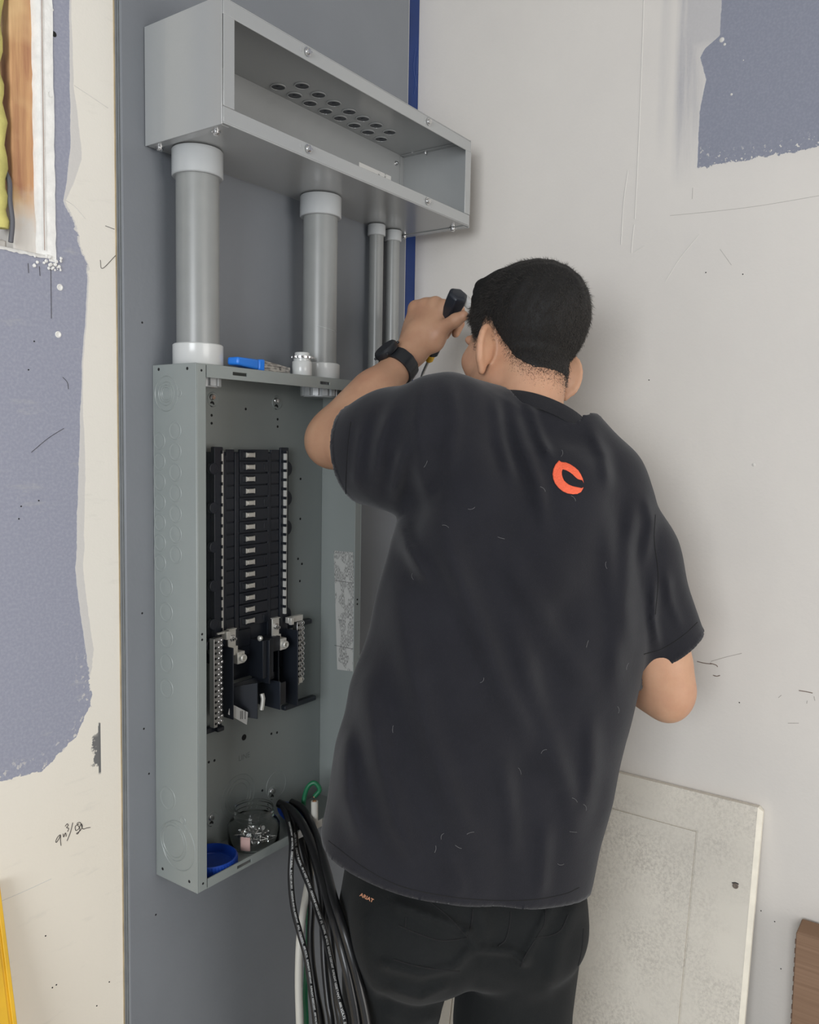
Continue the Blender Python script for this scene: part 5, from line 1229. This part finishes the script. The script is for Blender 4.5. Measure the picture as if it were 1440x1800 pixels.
# ---------------- shoes
for an, nm in ((aL, 1), (aR, 2)):
    base = np.array([an[0], an[1], 0]); fd = FW_; sdv = nrm(np.cross(fd, UP)); Q = Field()
    Q.cap(base + UP * .10, base + UP * .045, .046, .044, k=.02); Q.cap(base + UP * .042 - fd * .02, base + UP * .040 + fd * .15, .040, .036, k=.03); Q.ell(base + fd * .165 + UP * .040, (.046, .050, .034), np.stack([sdv, fd, UP], 1), k=.02)
    Q.post.append(lambda P, d: np.maximum(d, .012 - P[:, 2]))
    sh, _, _ = grow(Q, base + np.array([-.28, -.28, 0]), base + np.array([.28, .28, .17]), .006, 'shoe', M['shoe'], person, 2)
    poly = []
    for i in range(28):
        a = 2 * PI * i / 28; c_, s_ = math.cos(a), math.sin(a); ln = .072 + .150 * (c_ > 0) * 1; poly.append((s_ * (.047 if c_ > 0 else .042), c_ * (.215 if c_ > 0 else .065)))
    so = child(MB().prism(poly, lambda u, v_, w: tuple(base + sdv * u + fd * v_ + UP * w), .016), 'sole', M['sole'], person, bevel=.003); so.parent = sh

# ---------------- watch on the left wrist
wc = L_(EL, WL, .80); wa = nrm(WL - EL); wt = thing('wristwatch', 'black resin wristwatch with a ribbed strap on the raised left wrist', 'watch', tuple(wc))
toc = CAM - wc; toc = nrm(toc - wa * (toc @ wa)); sd_ = nrm(np.cross(wa, toc)); sd_ = sd_ if sd_ @ CR < 0 else -sd_      # points to upper left in the photo
def ringpt(a, r, h): return wc + (toc * math.cos(a) + sd_ * math.sin(a)) * r + wa * h
n = 72; vs = []; fs = []; r0 = .0282
for i in range(n):
    a = 2 * PI * i / n; rib = .0007 * (1 if (i // 3) % 2 else 0); wd = .0125
    for rr, hh in ((r0, -wd), (r0 + .0032 + rib, -wd), (r0 + .0040 + rib, -wd * .4), (r0 + .0040 + rib, wd * .4), (r0 + .0032 + rib, wd), (r0, wd)): vs.append(ringpt(a, rr, hh))
for i in range(n):
    for k in range(6): fs.append((i * 6 + k, i * 6 + (k + 1) % 6, ((i + 1) % n) * 6 + (k + 1) % 6, ((i + 1) % n) * 6 + k))
child(MB().add(vs, fs), 'strap', M['watch'], wt, smooth=True, angle=50)
ca_ = 1.25; cn_ = toc * math.cos(ca_) + sd_ * math.sin(ca_); cc = wc + cn_ * (r0 + .001)
b = MB(); b.lathe([(.019, -.002), (.0215, .000), (.0225, .004), (.0215, .009), (.0195, .0115), (.0165, .0115)], tuple(cc), tuple(cn_), n=16); cs = child(b, 'case', M['watch'], wt, smooth=True, angle=25)
child(MB().lathe([(.0165, .0105), (.0002, .0108)], tuple(cc), tuple(cn_), n=32), 'watch_face', M['watch_face'], wt, smooth=True)
for k in range(4):
    a = PI / 4 + k * PI / 2; x_ = wa; y_ = np.cross(cn_, wa); p = cc + (x_ * math.cos(a) + y_ * math.sin(a)) * .0225 + cn_ * .004
    child(MB().lathe([(.0022, -.002), (.0022, .002), (.001, .003)], tuple(p), tuple(x_ * math.cos(a) + y_ * math.sin(a)), n=10), 'button', M['watch'], wt, smooth=True)
# ---------------- screwdriver in the left hand
sdir = nrm(TB - TA); sdv_ = thing('screwdriver', 'black and clear handled screwdriver gripped in the raised left hand', 'screwdriver', tuple(TA))
b = MB(); Lh = np.linalg.norm(TB - TA); b.lathe([(.0120, -.006), (.0180, -.002), (.0185, .010), (.0170, .026), (.0125, .042), (.0135, Lh * .75), (.0125, Lh * .93), (.0090, Lh * .97)], tuple(TA), tuple(sdir), n=6); child(b, 'grip', M['black'], sdv_, bevel=.002)
sx_ = nrm(np.cross(sdir, CF)); sx_ = sx_ if sx_ @ CR > 0 else -sx_
tc_ = TA + sx_ * .0100 + CF * .012 - sdir * .004
b = MB(); b.lathe([(.006, -.008), (.0085, -.006), (.0085, .016), (.006, .02)], tuple(tc_), tuple(nrm(sdir * .35 + sx_)), n=12); child(b, 'clear_cap', M['frost'], sdv_, smooth=True)
child(MB().lathe([(.0055, 0), (.0078, .002), (.0078, .012), (.0050, .016)], tuple(TB - sdir * .004), tuple(sdir), n=20), 'collar', M['yellow'], sdv_, smooth=True)
TT = TB + sdir * .052
child(MB().lathe([(.0028, 0), (.0028, .042), (.0014, .052), (.0006, .056)], tuple(TB), tuple(sdir), n=12), 'shaft', M['zinc'], sdv_, smooth=True)
